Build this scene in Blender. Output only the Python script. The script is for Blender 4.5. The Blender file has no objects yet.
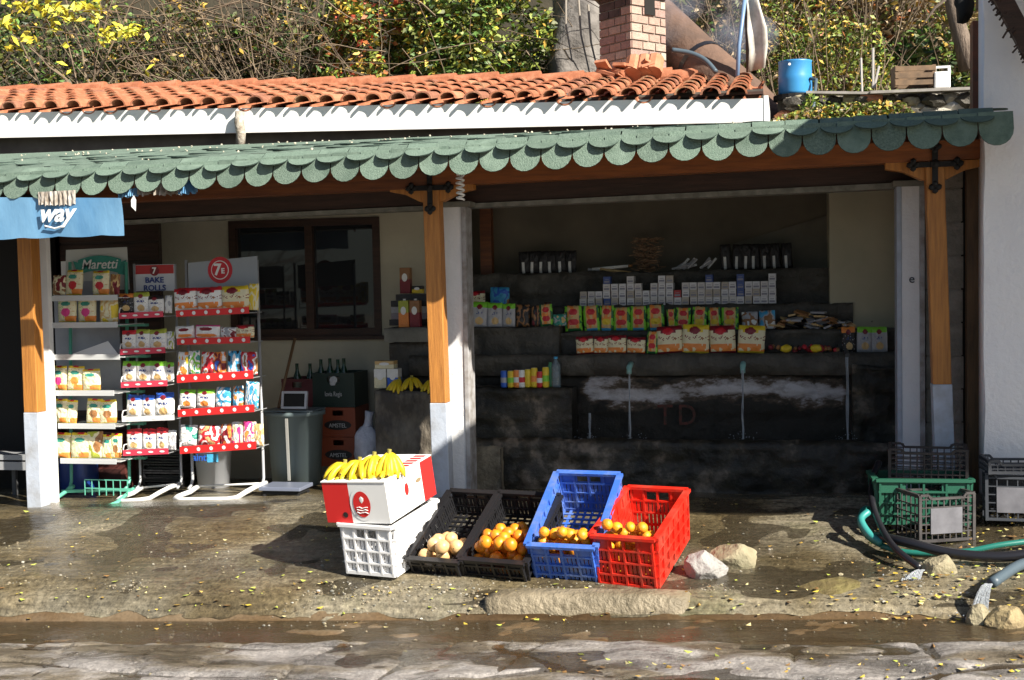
import bpy, math, random
from math import sin, cos, pi, radians, atan2, atan, sqrt, floor
from mathutils import Vector, Matrix, Euler, noise
random.seed(11)
R_ = random.random
def U(a, b): return a + (b - a) * random.random()
scene = bpy.context.scene
COL = scene.collection

# ------------------------------------------------------------------ camera
FPX = 1250.0; TH = radians(12.4); PITCH = atan(60 / FPX); ROLL = 0.019; CAMZ = 1.6
fw = Vector((-sin(TH) * cos(PITCH), cos(TH) * cos(PITCH), -sin(PITCH)))
r0 = Vector((cos(TH), sin(TH), 0)); u0 = r0.cross(fw)
rt = r0 * cos(ROLL) - u0 * sin(ROLL); up = r0 * sin(ROLL) + u0 * cos(ROLL)
CAM = Vector((0, 0, CAMZ))
cd = bpy.data.cameras.new('camera'); cam = bpy.data.objects.new('camera', cd); COL.objects.link(cam)
cam.matrix_world = Matrix(((rt.x, up.x, -fw.x, 0), (rt.y, up.y, -fw.y, 0), (rt.z, up.z, -fw.z, CAMZ), (0, 0, 0, 1)))
cd.sensor_width = 36; cd.lens = 36 * FPX / 1024; cd.clip_end = 800; cd.clip_start = .05
scene.camera = cam
# ------------------------------------------------------------------ light
SUN = Vector((1.2, -0.75, 1.0)).normalized()
EL = math.asin(SUN.z); AZ = atan2(SUN.x, SUN.y)
w = bpy.data.worlds.new('World'); scene.world = w; w.use_nodes = True
nt = w.node_tree; bg = nt.nodes['Background']
sky = nt.nodes.new('ShaderNodeTexSky'); sky.sky_type = 'NISHITA'; sky.sun_disc = False
sky.sun_elevation = EL; sky.sun_rotation = AZ
nt.links.new(sky.outputs[0], bg.inputs[0]); bg.inputs[1].default_value = 0.05
sd = bpy.data.lights.new('sun', 'SUN'); sd.energy = 5.0; sd.angle = radians(.6); sd.color = (1, .93, .82)
so = bpy.data.objects.new('sun', sd); COL.objects.link(so); so.rotation_euler = SUN.to_track_quat('Z', 'Y').to_euler()
so.location = (5, -3, 8)
vs = scene.view_settings; vs.view_transform = 'Standard'; vs.look = 'None'; vs.gamma = 1; vs.exposure = 1.1
vs.use_curve_mapping = False
scene.cycles.max_bounces = 6; scene.cycles.diffuse_bounces = 3

# ------------------------------------------------------------------ helpers
def P(px, py, y):
    """measured point: where the sight line of a photo pixel meets the vertical plane at depth y"""
    d = fw + rt * ((px - 512) / FPX) + up * ((340 - py) / FPX)
    return CAM + d * (y / d.y)
def X(px, y, py=330): return P(px, py, y).x
def Z(py, y, px=500): return P(px, py, y).z

_m = {}
def M(name, col=None, rough=.6, metal=0, col2=None, scale=8, bump=0, bscale=None, detail=4, emit=0, ramp=(.35, .65),
      trans=0, alpha=1, coat=0, stretch=None, col3=None, vor=False, spec=None):
    if name in _m: return _m[name]
    m = bpy.data.materials.new(name); m.use_nodes = True; t = m.node_tree; b = t.nodes['Principled BSDF']
    b.inputs['Base Color'].default_value = (*col, 1); b.inputs['Roughness'].default_value = rough
    b.inputs['Metallic'].default_value = metal; b.inputs['Transmission Weight'].default_value = trans
    b.inputs['Coat Weight'].default_value = coat; b.inputs['Alpha'].default_value = alpha
    if spec is not None: b.inputs['Specular IOR Level'].default_value = spec
    tc = t.nodes.new('ShaderNodeTexCoord'); src = tc.outputs['Object']
    if stretch:
        mp = t.nodes.new('ShaderNodeMapping'); mp.inputs['Scale'].default_value = stretch
        t.links.new(src, mp.inputs[0]); src = mp.outputs[0]
    def nz(s, d=detail):
        n = t.nodes.new('ShaderNodeTexNoise'); n.inputs['Scale'].default_value = s; n.inputs['Detail'].default_value = d
        n.inputs['Roughness'].default_value = .62
        t.links.new(src, n.inputs['Vector']); return n.outputs[0]
    if col2:
        n = nz(scale); r = t.nodes.new('ShaderNodeValToRGB'); e = r.color_ramp.elements
        e[0].position = ramp[0]; e[0].color = (*col, 1); e[1].position = ramp[1]; e[1].color = (*col2, 1)
        if col3:
            q = e.new((ramp[0] + ramp[1]) / 2); q.color = (*col3, 1)
        t.links.new(n, r.inputs[0]); t.links.new(r.outputs[0], b.inputs['Base Color'])
    if bump:
        bp = t.nodes.new('ShaderNodeBump'); bp.inputs['Strength'].default_value = bump; bp.inputs['Distance'].default_value = .02
        t.links.new(nz(bscale or scale * 3), bp.inputs['Height']); t.links.new(bp.outputs[0], b.inputs['Normal'])
    _m[name] = m; return m

class MB:
    def __init__(s): s.v = []; s.f = []; s.m = []; s.mats = []
    def mi(s, m):
        if isinstance(m, int): return m
        if m not in s.mats: s.mats.append(m)
        return s.mats.index(m)
    def add(s, vs, fs, m):
        o = len(s.v); s.v += [tuple(v) for v in vs]; k = s.mi(m)
        for f in fs: s.f.append(tuple(i + o for i in f)); s.m.append(k)
    def quad(s, a, b, c, d, m): s.add([a, b, c, d], [(0, 1, 2, 3)], m)
    def box(s, x0, x1, y0, y1, z0, z1, m, T=None):
        v = [(x, y, z) for z in (z0, z1) for y in (y0, y1) for x in (x0, x1)]
        if T: v = [T @ Vector(q) for q in v]
        s.add(v, [(0, 2, 3, 1), (4, 5, 7, 6), (0, 1, 5, 4), (2, 6, 7, 3), (0, 4, 6, 2), (1, 3, 7, 5)], m)
    def bar(s, a, b, w, h, m, upv=(0, 0, 1)):
        a = Vector(a); b = Vector(b); d = (b - a); L = d.length; d.normalize(); u = Vector(upv)
        sx = d.cross(u)
        if sx.length < 1e-4: sx = d.cross(Vector((1, 0, 0)))
        sx.normalize(); uz = sx.cross(d); v = []
        for p in (a, b):
            for i, j in ((-1, -1), (1, -1), (1, 1), (-1, 1)): v.append(p + sx * (w / 2 * i) + uz * (h / 2 * j))
        s.add(v, [(0, 3, 2, 1), (4, 5, 6, 7), (0, 1, 5, 4), (1, 2, 6, 5), (2, 3, 7, 6), (3, 0, 4, 7)], m)
    def tube(s, pts, r, m, n=8, cap=True, r1=None):
        pts = [Vector(p) for p in pts]; N = len(pts); v = []; pu = None
        for i, p in enumerate(pts):
            d = (pts[min(i + 1, N - 1)] - pts[max(i - 1, 0)]).normalized()
            if pu is None:
                pu = d.cross(Vector((0, 0, 1)))
                if pu.length < .01: pu = d.cross(Vector((1, 0, 0)))
            else: pu = pu - d * pu.dot(d)
            pu.normalize(); q = d.cross(pu)
            rr = r if r1 is None else r + (r1 - r) * i / max(1, N - 1)
            if callable(r): rr = r(i / (N - 1))
            for k in range(n):
                a = 2 * pi * k / n; v.append(p + pu * (cos(a) * rr) + q * (sin(a) * rr))
        f = []
        for i in range(N - 1):
            for k in range(n):
                k2 = (k + 1) % n; f.append((i * n + k, i * n + k2, (i + 1) * n + k2, (i + 1) * n + k))
        if cap: f.append(tuple(range(n))[::-1]); f.append(tuple((N - 1) * n + k for k in range(n)))
        s.add(v, f, m)
    def lathe(s, prof, m, n=16, c=(0, 0, 0), T=None):
        v = []; f = []
        for r, z in prof:
            for k in range(n):
                a = 2 * pi * k / n; q = Vector((c[0] + cos(a) * r, c[1] + sin(a) * r, c[2] + z)); v.append(T @ q if T else q)
        for i in range(len(prof) - 1):
            for k in range(n):
                k2 = (k + 1) % n; f.append((i * n + k, i * n + k2, (i + 1) * n + k2, (i + 1) * n + k))
        s.add(v, f, m)
    def disc(s, c, r, m, ax='y', n=16, ry=None):
        ry = ry or r; v = []
        for k in range(n):
            a = 2 * pi * k / n
            if ax == 'y': v.append((c[0] + cos(a) * r, c[1], c[2] + sin(a) * ry))
            elif ax == 'x': v.append((c[0], c[1] + cos(a) * r, c[2] + sin(a) * ry))
            else: v.append((c[0] + cos(a) * r, c[1] + sin(a) * ry, c[2]))
        s.add(v, [tuple(range(n))], m)
    def blob(s, c, r, m, seed=0, amt=.15, sub=2, sc=(1, 1, 1), flat=0, fs=1.5):
        import bmesh
        bm = bmesh.new(); bmesh.ops.create_icosphere(bm, subdivisions=sub, radius=1)
        v = []
        for q in bm.verts:
            d = q.co.copy(); k = 1 + amt * noise.noise(d * fs + Vector((seed * 7.1, seed, 3))) * 2
            p = Vector((d.x * sc[0], d.y * sc[1], d.z * sc[2])) * (r * k)
            if flat and p.z < -flat * r: p.z = -flat * r
            v.append(p + Vector(c))
        f = [tuple(x.index for x in fc.verts) for fc in bm.faces]; bm.free(); s.add(v, f, m)
    def build(s, name, parent=None, smooth=False, loc=None, rot=None, bevel=0, matslots=None):
        me = bpy.data.meshes.new(name); me.from_pydata(s.v, [], s.f)
        for m in s.mats: me.materials.append(m)
        me.polygons.foreach_set('material_index', s.m)
        if smooth: me.polygons.foreach_set('use_smooth', [True] * len(me.polygons))
        me.update(); o = bpy.data.objects.new(name, me); COL.objects.link(o)
        if parent: o.parent = parent
        if loc is not None: o.location = loc
        if rot is not None: o.rotation_euler = rot
        if bevel:
            b = o.modifiers.new('bevel', 'BEVEL'); b.width = bevel; b.segments = 2; b.limit_method = 'ANGLE'
        return o
def tag(o, label, cat, group=None):
    o['label'] = label; o['category'] = cat
    if group: o['group'] = group
    return o
def struct(o, kind='structure', label=None):
    o['kind'] = kind
    if label: o['label'] = label
    return o
def thing(name, label, cat, loc=(0, 0, 0), rot=(0, 0, 0), group=None):
    o = bpy.data.objects.new(name, None); COL.objects.link(o); o.location = loc; o.rotation_euler = rot
    o.empty_display_size = .05
    return tag(o, label, cat, group)
def dup(o, loc, rot=None, label=None, scale=None):
    c = o.copy(); COL.objects.link(c); c.location = loc
    if rot is not None: c.rotation_euler = rot
    if scale: c.scale = scale
    if label: c['label'] = label
    for ch in list(o.children):
        d = ch.copy(); COL.objects.link(d); d.parent = c
        for g in list(ch.children):
            e = g.copy(); COL.objects.link(e); e.parent = d
    return c
def text(body, size, m, loc, parent=None, rot=(pi / 2, 0, 0), shear=0, name='lettering', ext=.0015, sx=1, bold=0, align='CENTER'):
    cu = bpy.data.curves.new(name, 'FONT'); cu.body = body; cu.size = size; cu.shear = shear; cu.extrude = ext
    cu.align_x = align; cu.align_y = 'CENTER'; cu.offset = bold; cu.resolution_u = 3
    t = bpy.data.objects.new(name + '_curve', cu); COL.objects.link(t)
    dg = bpy.context.evaluated_depsgraph_get(); me = bpy.data.meshes.new_from_object(t.evaluated_get(dg))
    bpy.data.objects.remove(t); me.name = name; me.materials.clear(); me.materials.append(m)
    o = bpy.data.objects.new(name, me); COL.objects.link(o); o.location = loc; o.rotation_euler = rot; o.scale = (sx, 1, 1)
    if parent: o.parent = parent
    return o
ORD = ['first', 'second', 'third', 'fourth', 'fifth', 'sixth', 'seventh', 'eighth', 'ninth', 'tenth', 'eleventh', 'twelfth',
       'thirteenth', 'fourteenth', 'fifteenth']

# ------------------------------------------------------------------ materials
white = M('white_paint', (.80, .80, .80), .6, col2=(.42, .36, .29), scale=4.5, col3=(.74, .74, .74), bump=.35, bscale=30, ramp=(.42, .88), detail=8)
whitefasc = M('white_fascia', (.82, .82, .80), .6, col2=(.62, .62, .58), scale=2.5, ramp=(.5, .85), bump=.05, stretch=(1, 1, 4))
whitewall = M('whitewash', (.84, .84, .86), .8, col2=(.46, .44, .42), scale=2.0, col3=(.78, .78, .81), bump=.5, bscale=25, ramp=(.42, .95), detail=8)
graypaint = M('gray_paint', (.42, .47, .55), .5, col2=(.34, .38, .44), scale=12, bump=.15)
orangewood = M('varnished_wood', (.52, .22, .045), .5, col2=(.27, .10, .022), scale=9, stretch=(7, 7, .45), bump=.3, ramp=(.35, .8), detail=8)
redwood = M('red_brown_wood', (.20, .065, .018), .5, col2=(.11, .035, .012), scale=8, stretch=(.5, 6, 6), bump=.15)
darkwood = M('dark_brown_wood', (.06, .028, .018), .6, col2=(.03, .016, .01), scale=8, stretch=(.5, 6, 6), bump=.15)
cream = M('cream_plaster', (.54, .50, .38), .85, col2=(.44, .41, .31), scale=1.6, bump=.2, bscale=30)
terra = M('terracotta', (.30, .10, .045), .85, col2=(.46, .20, .11), scale=14, col3=(.37, .135, .065), bump=.3, ramp=(.3, .72))
terra3 = M('terracotta_dark', (.22, .08, .045), .85, col2=(.36, .17, .10), scale=18, bump=.4, ramp=(.35, .7))
terra4 = M('terracotta_lichen', (.33, .12, .055), .85, col2=(.30, .25, .15), scale=24, bump=.4, ramp=(.45, .75))
terra2 = M('terracotta_light', (.52, .23, .13), .8, col2=(.42, .15, .07), scale=9, bump=.3)
shingleg = M('green_shingle', (.10, .155, .118), .85, col2=(.175, .24, .19), scale=90, detail=2, bump=.5, bscale=160, ramp=(.3, .7))
shing = [shingleg] + [M('green_shingle_%d' % i, tuple(v * k for v in (.10, .155, .118)), .85, col2=tuple(v * k2 for v in (.175, .24, .19)), scale=90 if i % 2 else 12, detail=5, bump=.5, bscale=160, ramp=(.3, .7)) for i, (k, k2) in enumerate(((.82, .88), (1.12, 1.1), (.95, 1.15), (.75, 1.0)))]
shinglee = M('green_shingle_edge', (.03, .055, .045), .9)
concrete = M('concrete', (.24, .235, .20), .8, col2=(.15, .145, .12), scale=4, bump=.4, bscale=30)
blockwork = M('concrete_block', (.33, .31, .27), .9, col2=(.22, .21, .18), scale=10, bump=.6, bscale=40)
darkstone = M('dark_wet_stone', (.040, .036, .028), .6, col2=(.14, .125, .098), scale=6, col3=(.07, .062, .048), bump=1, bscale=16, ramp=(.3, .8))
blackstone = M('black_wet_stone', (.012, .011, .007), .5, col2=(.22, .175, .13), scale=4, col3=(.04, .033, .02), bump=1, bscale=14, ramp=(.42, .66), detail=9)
rockm = M('pale_rock', (.50, .47, .40), .85, col2=(.26, .235, .18), scale=7, bump=1, bscale=22)
rockm2 = M('tan_rock', (.36, .31, .2), .8, col2=(.2, .18, .11), scale=6, bump=.9, bscale=20)
black = M('black_plastic', (.014, .014, .016), .38, bump=.05, scale=20)
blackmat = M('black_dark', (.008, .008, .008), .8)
dgrey = M('charcoal_plastic', (.06, .062, .065), .5)
gcr = M('grey_brown_plastic', (.030, .026, .027), .5, col2=(.065, .06, .06), scale=9)
metal = M('painted_grey_metal', (.40, .41, .42), .4, .2)
whitemetal = M('white_metal', (.74, .74, .72), .35)
greenmetal = M('teal_green_metal', (.12, .44, .32), .4)
iron = M('black_iron', (.01, .01, .01), .5, .3)
red = M('red_strip', (.66, .025, .025), .4)
white_p = M('white_print', (.80, .80, .78), .4)
glass = M('window_glass', (.02, .022, .025), .03, spec=.9)
orange = M('orange_peel', (.75, .24, .012), .45, col2=(.82, .36, .015), scale=12, bump=.2, bscale=90)
yellow = M('banana_peel', (.80, .57, .02), .45, col2=(.55, .42, .04), scale=22, ramp=(.5, .8), bump=.1)

# ------------------------------------------------------------------ ground
GX = [-60, -8, -5, -2, 0, 2, 60]
GY = [-60, -5, 4.5, 5.46, 5.66, 6.05, 6.15, 6.34, 6.9, 7.5, 8.1, 9.2, 60]
GZ = [[-.6, -.5, -.34, -.2, -.09, .0, .3],
      [-.6, -.45, -.30, -.16, -.06, .04, .3],
      [-.5, -.38, -.25, -.11, -.02, .06, .3],
      [-.5, -.36, -.23, -.09, .0, .08, .3],
      [-.55, -.41, -.285, -.15, -.065, .02, .3],
      [-.55, -.40, -.27, -.14, -.055, .03, .3],
      [-.4, -.24, -.145, -.035, .02, .09, .3],
      [-.3, -.14, -.07, .025, .05, .15, .3],
      [-.2, -.05, .0, .115, .14, .23, .3],
      [-.1, .02, .11, .245, .285, .36, .4],
      [-.1, .04, .10, .205, .195, .30, .4],
      [-.1, .04, .06, .15, .2, .3, .4],
      [-.1, .04, .06, .15, .2, .3, .4]]
def gz(x, y):
    def fi(a, v):
        v = min(max(v, a[0]), a[-1] - 1e-6)
        for i in range(len(a) - 1):
            if v <= a[i + 1]: return i, (v - a[i]) / (a[i + 1] - a[i])
        return len(a) - 2, 1
    i, s = fi(GX, x); j, t = fi(GY, y)
    z = (GZ[j][i] * (1 - s) + GZ[j][i + 1] * s) * (1 - t) + (GZ[j + 1][i] * (1 - s) + GZ[j + 1][i + 1] * s) * t
    amp = .012 if y > 5.9 else .018
    return z + amp * noise.noise(Vector((x * 1.7, y * 2.6, 0))) + amp * .5 * noise.noise(Vector((x * 6, y * 8, 3)))

def groundmat(name, kind):
    m = bpy.data.materials.new(name); m.use_nodes = True; t = m.node_tree; b = t.nodes['Principled BSDF']; L = t.links.new
    tc = t.nodes.new('ShaderNodeTexCoord')
    def nz(scale, det=5, st=(1, 1, 1), rgh=.6, rot=0):
        mp = t.nodes.new('ShaderNodeMapping'); mp.inputs['Scale'].default_value = st; mp.inputs['Rotation'].default_value = (0, 0, rot)
        n = t.nodes.new('ShaderNodeTexNoise')
        L(tc.outputs['Object'], mp.inputs[0]); L(mp.outputs[0], n.inputs['Vector']); n.inputs['Scale'].default_value = scale
        n.inputs['Detail'].default_value = det; n.inputs['Roughness'].default_value = rgh; return n.outputs[0]
    def ramp(inp, *st):
        r = t.nodes.new('ShaderNodeValToRGB'); e = r.color_ramp.elements
        e[0].position, e[0].color = st[0][0], (*st[0][1], 1); e[1].position, e[1].color = st[-1][0], (*st[-1][1], 1)
        for p, c in st[1:-1]: q = e.new(p); q.color = (*c, 1)
        L(inp, r.inputs[0]); return r.outputs[0]
    def mix(f, a, b_, mode='MIX'):
        x = t.nodes.new('ShaderNodeMix'); x.data_type = 'RGBA'; x.blend_type = mode
        if isinstance(f, float): x.inputs[0].default_value = f
        else: L(f, x.inputs[0])
        L(a, x.inputs[6]); L(b_, x.inputs[7]); return x.outputs[2]
    def g(v): return (v, v, v)
    def bump(h, s, d, nrm=None):
        q = t.nodes.new('ShaderNodeBump'); q.inputs['Strength'].default_value = s; q.inputs['Distance'].default_value = d
        L(h, q.inputs['Height'])
        if nrm: L(nrm, q.inputs['Normal'])
        return q.outputs[0]
    if kind == 'pave':
        c1 = ramp(nz(1.1), (.30, (.095, .070, .034)), (.44, (.17, .135, .075)), (.58, (.255, .225, .16)), (.76, (.19, .18, .085)))
        c2 = ramp(nz(38, 6, rgh=.75), (.36, g(.25)), (.52, g(.9)), (.62, g(1.25)), (.70, g(2.2)))
        col = mix(.75, c1, c2, 'MULTIPLY')
        w_ = nz(30, 3, (.12, 1, 1), rot=.5)
        c3 = ramp(w_, (.40, g(.5)), (.6, g(1.3))); col = mix(.45, col, c3, 'MULTIPLY')
        wet = nz(.75, 5, (1, 1.7, 1), rgh=.65); rg = ramp(wet, (.42, g(.05)), (.56, g(.18)), (.70, g(.5)))
        dark = ramp(wet, (.40, g(.55)), (.62, g(1.15))); col = mix(.9, col, dark, 'MULTIPLY')
        n1 = bump(w_, .4, .010); n1 = bump(nz(38, 6, rgh=.75), .6, .012, n1); n1 = bump(nz(5, 3), .3, .02, n1)
    elif kind == 'road':
        c1 = ramp(nz(2.2, 6, (.6, 1.4, 1)), (.30, (.08, .06, .035)), (.44, (.20, .165, .115)), (.55, (.40, .37, .345)), (.75, (.32, .29, .265)))
        c2 = ramp(nz(70, 6, rgh=.8), (.34, g(.35)), (.52, g(1.0)), (.68, g(1.5))); col = mix(.7, c1, c2, 'MULTIPLY')
        wet = nz(2.6, 6, (.5, 2, 1), .7); rg = ramp(wet, (.40, g(.08)), (.52, g(.4)), (.64, g(.8)))
        dk = ramp(wet, (.40, g(.35)), (.54, g(1.0))); col = mix(.95, col, dk, 'MULTIPLY')
        n1 = bump(nz(45, 7, rgh=.8), .8, .02); n1 = bump(nz(7, 3), .6, .04, n1)
    else:
        c1 = ramp(nz(1.6, 5, (.4, 2, 1)), (.32, (.06, .036, .016)), (.52, (.14, .092, .048)), (.7, (.22, .17, .11)))
        c2 = ramp(nz(50, 5, rgh=.7), (.36, g(.5)), (.7, g(1.3))); col = mix(.5, c1, c2, 'MULTIPLY')
        rg = ramp(nz(3), (.35, g(.06)), (.7, g(.28)))
        n1 = bump(nz(22, 4, (.5, 1.4, 1)), .35, .012); n1 = bump(nz(60, 3), .25, .006, n1)
    L(col, b.inputs['Base Color']); L(rg, b.inputs['Roughness']); L(n1, b.inputs['Normal'])
    return m
def frange(a, b, n): return [a + (b - a) * i / n for i in range(n + 1)]
def sheet(name, xs, ys, m, dz=0, jag=0, label=None):
    q = MB(); nx = len(xs)
    for j, y in enumerate(ys):
        for x in xs:
            yy = y
            if jag and (j == 0 or j == len(ys) - 1): yy = y + jag * noise.noise(Vector((x * 1.8, y, 5))) + jag * .5 * noise.noise(Vector((x * 7, y, 1)))
            q.v.append((x, yy, gz(x, yy) + dz + (.024 * max(0, noise.noise(Vector((x * 3.5, y * 9, 6)))) + .012 * noise.noise(Vector((x * 16, y * 22, 6))) if name == 'ground' and 5.4 < y < 6.08 else 0)))
    k = q.mi(m)
    for j in range(len(ys) - 1):
        for i in range(nx - 1):
            q.f.append((j * nx + i, j * nx + i + 1, (j + 1) * nx + i + 1, (j + 1) * nx + i)); q.m.append(k)
    o = q.build(name, smooth=True); struct(o, label=label); return o
xs = [-60, -30, -15, -9] + frange(-7, 3, 200) + [5, 10, 30, 60]
gp = groundmat('wet_pavement', 'pave'); gr_ = groundmat('worn_road', 'road'); gg = groundmat('wet_gutter', 'gutter')
sheet('pavement', xs, frange(6.08, 9.3, 90), gp, 0, .05)
sheet('ground', xs, [-60, -30, -15, -8, -4, -1, 1, 3] + frange(4, 5.4, 6) + frange(5.44, 6.12, 28), gg, -.004)
def roadz(x, y):
    b_ = .020 * noise.noise(Vector((x * 1.1, y * 3.2, 3))) + .014 * noise.noise(Vector((x * 4, y * 7, 1))) + .006 * noise.noise(Vector((x * 14, y * 17, 1)))
    c_ = abs(noise.noise(Vector((x * .8, y * 2.6, 8)))); c2_ = abs(noise.noise(Vector((x * 2.0 + 4, y * .9, 2))))
    fade = min(1, max(0, (5.62 - y) / .10))
    return gz(x, y) + .012 + b_ - .030 * max(0, 1 - c_ / .05) - .018 * max(0, 1 - c2_ / .03) - .045 * (1 - fade)
q = MB(); rx = [-60, -30, -15, -9] + frange(-6, 2.4, 420) + [5, 12, 60]; ry_ = [-4.4, 0, 2, 3, 3.6] + frange(4, 5.66, 110); n1 = len(rx)
for y in ry_:
    for x in rx: q.v.append((x, y, roadz(x, y)))
k = q.mi(gr_)
for j in range(len(ry_) - 1):
    for i in range(n1 - 1): q.f.append((j * n1 + i, j * n1 + i + 1, (j + 1) * n1 + i + 1, (j + 1) * n1 + i)); q.m.append(k)
struct(q.build('road', smooth=True))
film = M('water_film', (.040, .032, .020), .035, alpha=.5, spec=.8, bump=.35, scale=9, bscale=16, stretch=(.6, 1.4, 1))
def flat(x, y):
    amp = .012 if y > 5.9 else .018
    return gz(x, y) - amp * noise.noise(Vector((x * 1.7, y * 2.6, 0))) - amp * .5 * noise.noise(Vector((x * 6, y * 8, 3)))
q = MB(); fx = frange(-7, 2.4, 90); fy = frange(4, 6.05, 42); n1 = len(fx)
for y in fy:
    for x in fx: q.v.append((x, y, flat(x, y) + (.0035 if y < 5.5 else .008)))
k = q.mi(film)
for j in range(len(fy) - 1):
    for i in range(n1 - 1): q.f.append((j * n1 + i, j * n1 + i + 1, (j + 1) * n1 + i + 1, (j + 1) * n1 + i)); q.m.append(k)
struct(q.build('gutter_water', smooth=True))
q = MB(); fx = frange(-7, 1.4, 100); fy = frange(6.12, 7.7, 40); n1 = len(fx)
for y in fy:
    for x in fx: q.v.append((x, y, flat(x, y) - .0015 - .004 * noise.noise(Vector((x * .6, y * .8, 11)))))
k = q.mi(film)
for j in range(len(fy) - 1):
    for i in range(n1 - 1): q.f.append((j * n1 + i, j * n1 + i + 1, (j + 1) * n1 + i + 1, (j + 1) * n1 + i)); q.m.append(k)
struct(q.build('water_film', smooth=True), 'structure')
sheet('terrain', [-60, -20, -8, 0, 2, 10, 60], [9.29, 12, 20, 60], gg, -.3)

# worn road slabs with joints in the foreground
def slab(cx, cy, sx, sy, h, m, seed, name, label, yaw=0, top_z=None):
    q = MB(); n = 14; mm = 6; z0 = gz(cx, cy)
    vs = []
    for j in range(mm + 1):
        for i in range(n + 1):
            u = i / n * 2 - 1; v = j / mm * 2 - 1
            e = max(abs(u) ** 6, abs(v) ** 5)
            x = u * sx / 2 * (1 - .10 * abs(v) ** 4 * R_()); y = v * sy / 2 * (1 - .12 * noise.noise(Vector((u * 3, seed, v))))
            z = h * (1 - .55 * e) + .006 * noise.noise(Vector((u * 4, v * 4, seed)))
            vs.append((x, y, z))
    f = [(j * (n + 1) + i, j * (n + 1) + i + 1, (j + 1) * (n + 1) + i + 1, (j + 1) * (n + 1) + i) for j in range(mm) for i in range(n)]
    o = len(vs); edge = [i for i in range(n + 1)] + [(j) * (n + 1) + n for j in range(1, mm + 1)] + [mm * (n + 1) + i for i in range(n - 1, -1, -1)] + [j * (n + 1) for j in range(mm - 1, 0, -1)]
    for e in edge: vs.append((vs[e][0] * 1.01, vs[e][1] * 1.03, -.08))
    K = len(edge)
    for k in range(K): f.append((edge[k], o + k, o + (k + 1) % K, edge[(k + 1) % K]))
    q.add(vs, f, m)
    tilt = atan2(gz(cx + sx / 2, cy) - gz(cx - sx / 2, cy), sx)
    return tag(q.build(name, smooth=True, loc=(cx, cy, z0), rot=(0, -tilt, yaw)), label, 'slab')
kerbm = M('kerb_stone', (.30, .25, .17), .55, col2=(.17, .14, .09), scale=6, bump=.9, bscale=30)
a = P(487, 600, 6.16); b = P(690, 596, 6.16)
slab((a.x + b.x) / 2, 6.17, (b.x - a.x), .17, .034, kerbm, 1, 'kerb_stone', 'long pale kerb slab lying in front of the red and blue crates')

# ------------------------------------------------------------------ shop building
shop = thing('shop_building', 'low shop building with orange tiled roof, white fascia and cream walls behind the green canopy', 'building')
wall = MB()
wx0, wx1, wz0, wz1 = X(232, 9.0), X(382, 9.0), Z(336, 9.0, 305), Z(219, 9.0, 305)
wall.box(-4.80, wx0, 9.0, 9.15, -.1, 2.9, cream); wall.box(wx1, -2.45, 9.0, 9.15, -.1, 2.9, cream)
wall.box(wx0, wx1, 9.0, 9.15, -.1, wz0, cream); wall.box(wx0, wx1, 9.0, 9.15, wz1, 2.9, cream)
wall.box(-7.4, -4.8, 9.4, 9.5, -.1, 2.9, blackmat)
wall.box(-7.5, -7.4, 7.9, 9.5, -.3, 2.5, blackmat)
wall.box(-7.4, -5.42, 8.5, 8.56, -.1, 2.5, blackmat)  # black walls stand for the dark interior of the left doorway
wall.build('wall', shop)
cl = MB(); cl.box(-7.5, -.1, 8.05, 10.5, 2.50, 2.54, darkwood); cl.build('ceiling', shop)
cw = MB(); cw.box(-7.5, -.14, 8.70, 8.76, 2.40, 2.86, M('shade_dimmed_wall', (.13, .12, .10), .9, col2=(.08, .07, .06), scale=3)); cw.build('wall', shop)  # wall coloured dim for the shadow under the fascia
pb = MB(); q = P(160, 230, 8.62); pb.box(-5.40, q.x, 8.60, 8.64, .02, 2.40, M('brown_boards', (.06, .042, .035), .7, col2=(.035, .026, .022), scale=5, stretch=(.4, 1, 9)), None)
for i in range(16): pb.box(-5.40, q.x, 8.585, 8.6, .05 + i * .146, .175 + i * .146, darkwood)
pb.build('boarding', shop)
# window
wn = MB(); fr = darkwood
def frame4(mb, x0, x1, y0, y1, z0, z1, t, m):
    mb.box(x0, x1, y0, y1, z0, z0 + t, m); mb.box(x0, x1, y0, y1, z1 - t, z1, m)
    mb.box(x0, x0 + t, y0, y1, z0 + t, z1 - t, m); mb.box(x1 - t, x1, y0, y1, z0 + t, z1 - t, m)
frame4(wn, wx0, wx1, 8.985, 9.10, wz0, wz1, .055, fr)
wm = X(311, 9.0); wn.box(wm - .03, wm + .03, 8.99, 9.09, wz0 + .055, wz1 - .055, fr)
wn.box(wx0 - .03, wx1 + .03, 8.96, 9.0, wz0 - .03, wz0, fr)
wno = wn.build('window', shop)
for x0, x1 in ((wx0 + .055, wm - .03), (wm + .03, wx1 - .055)):
    g = MB(); g.box(x0, x1, 9.035, 9.045, wz0 + .055, wz1 - .055, glass); g.build('pane', wno)
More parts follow.
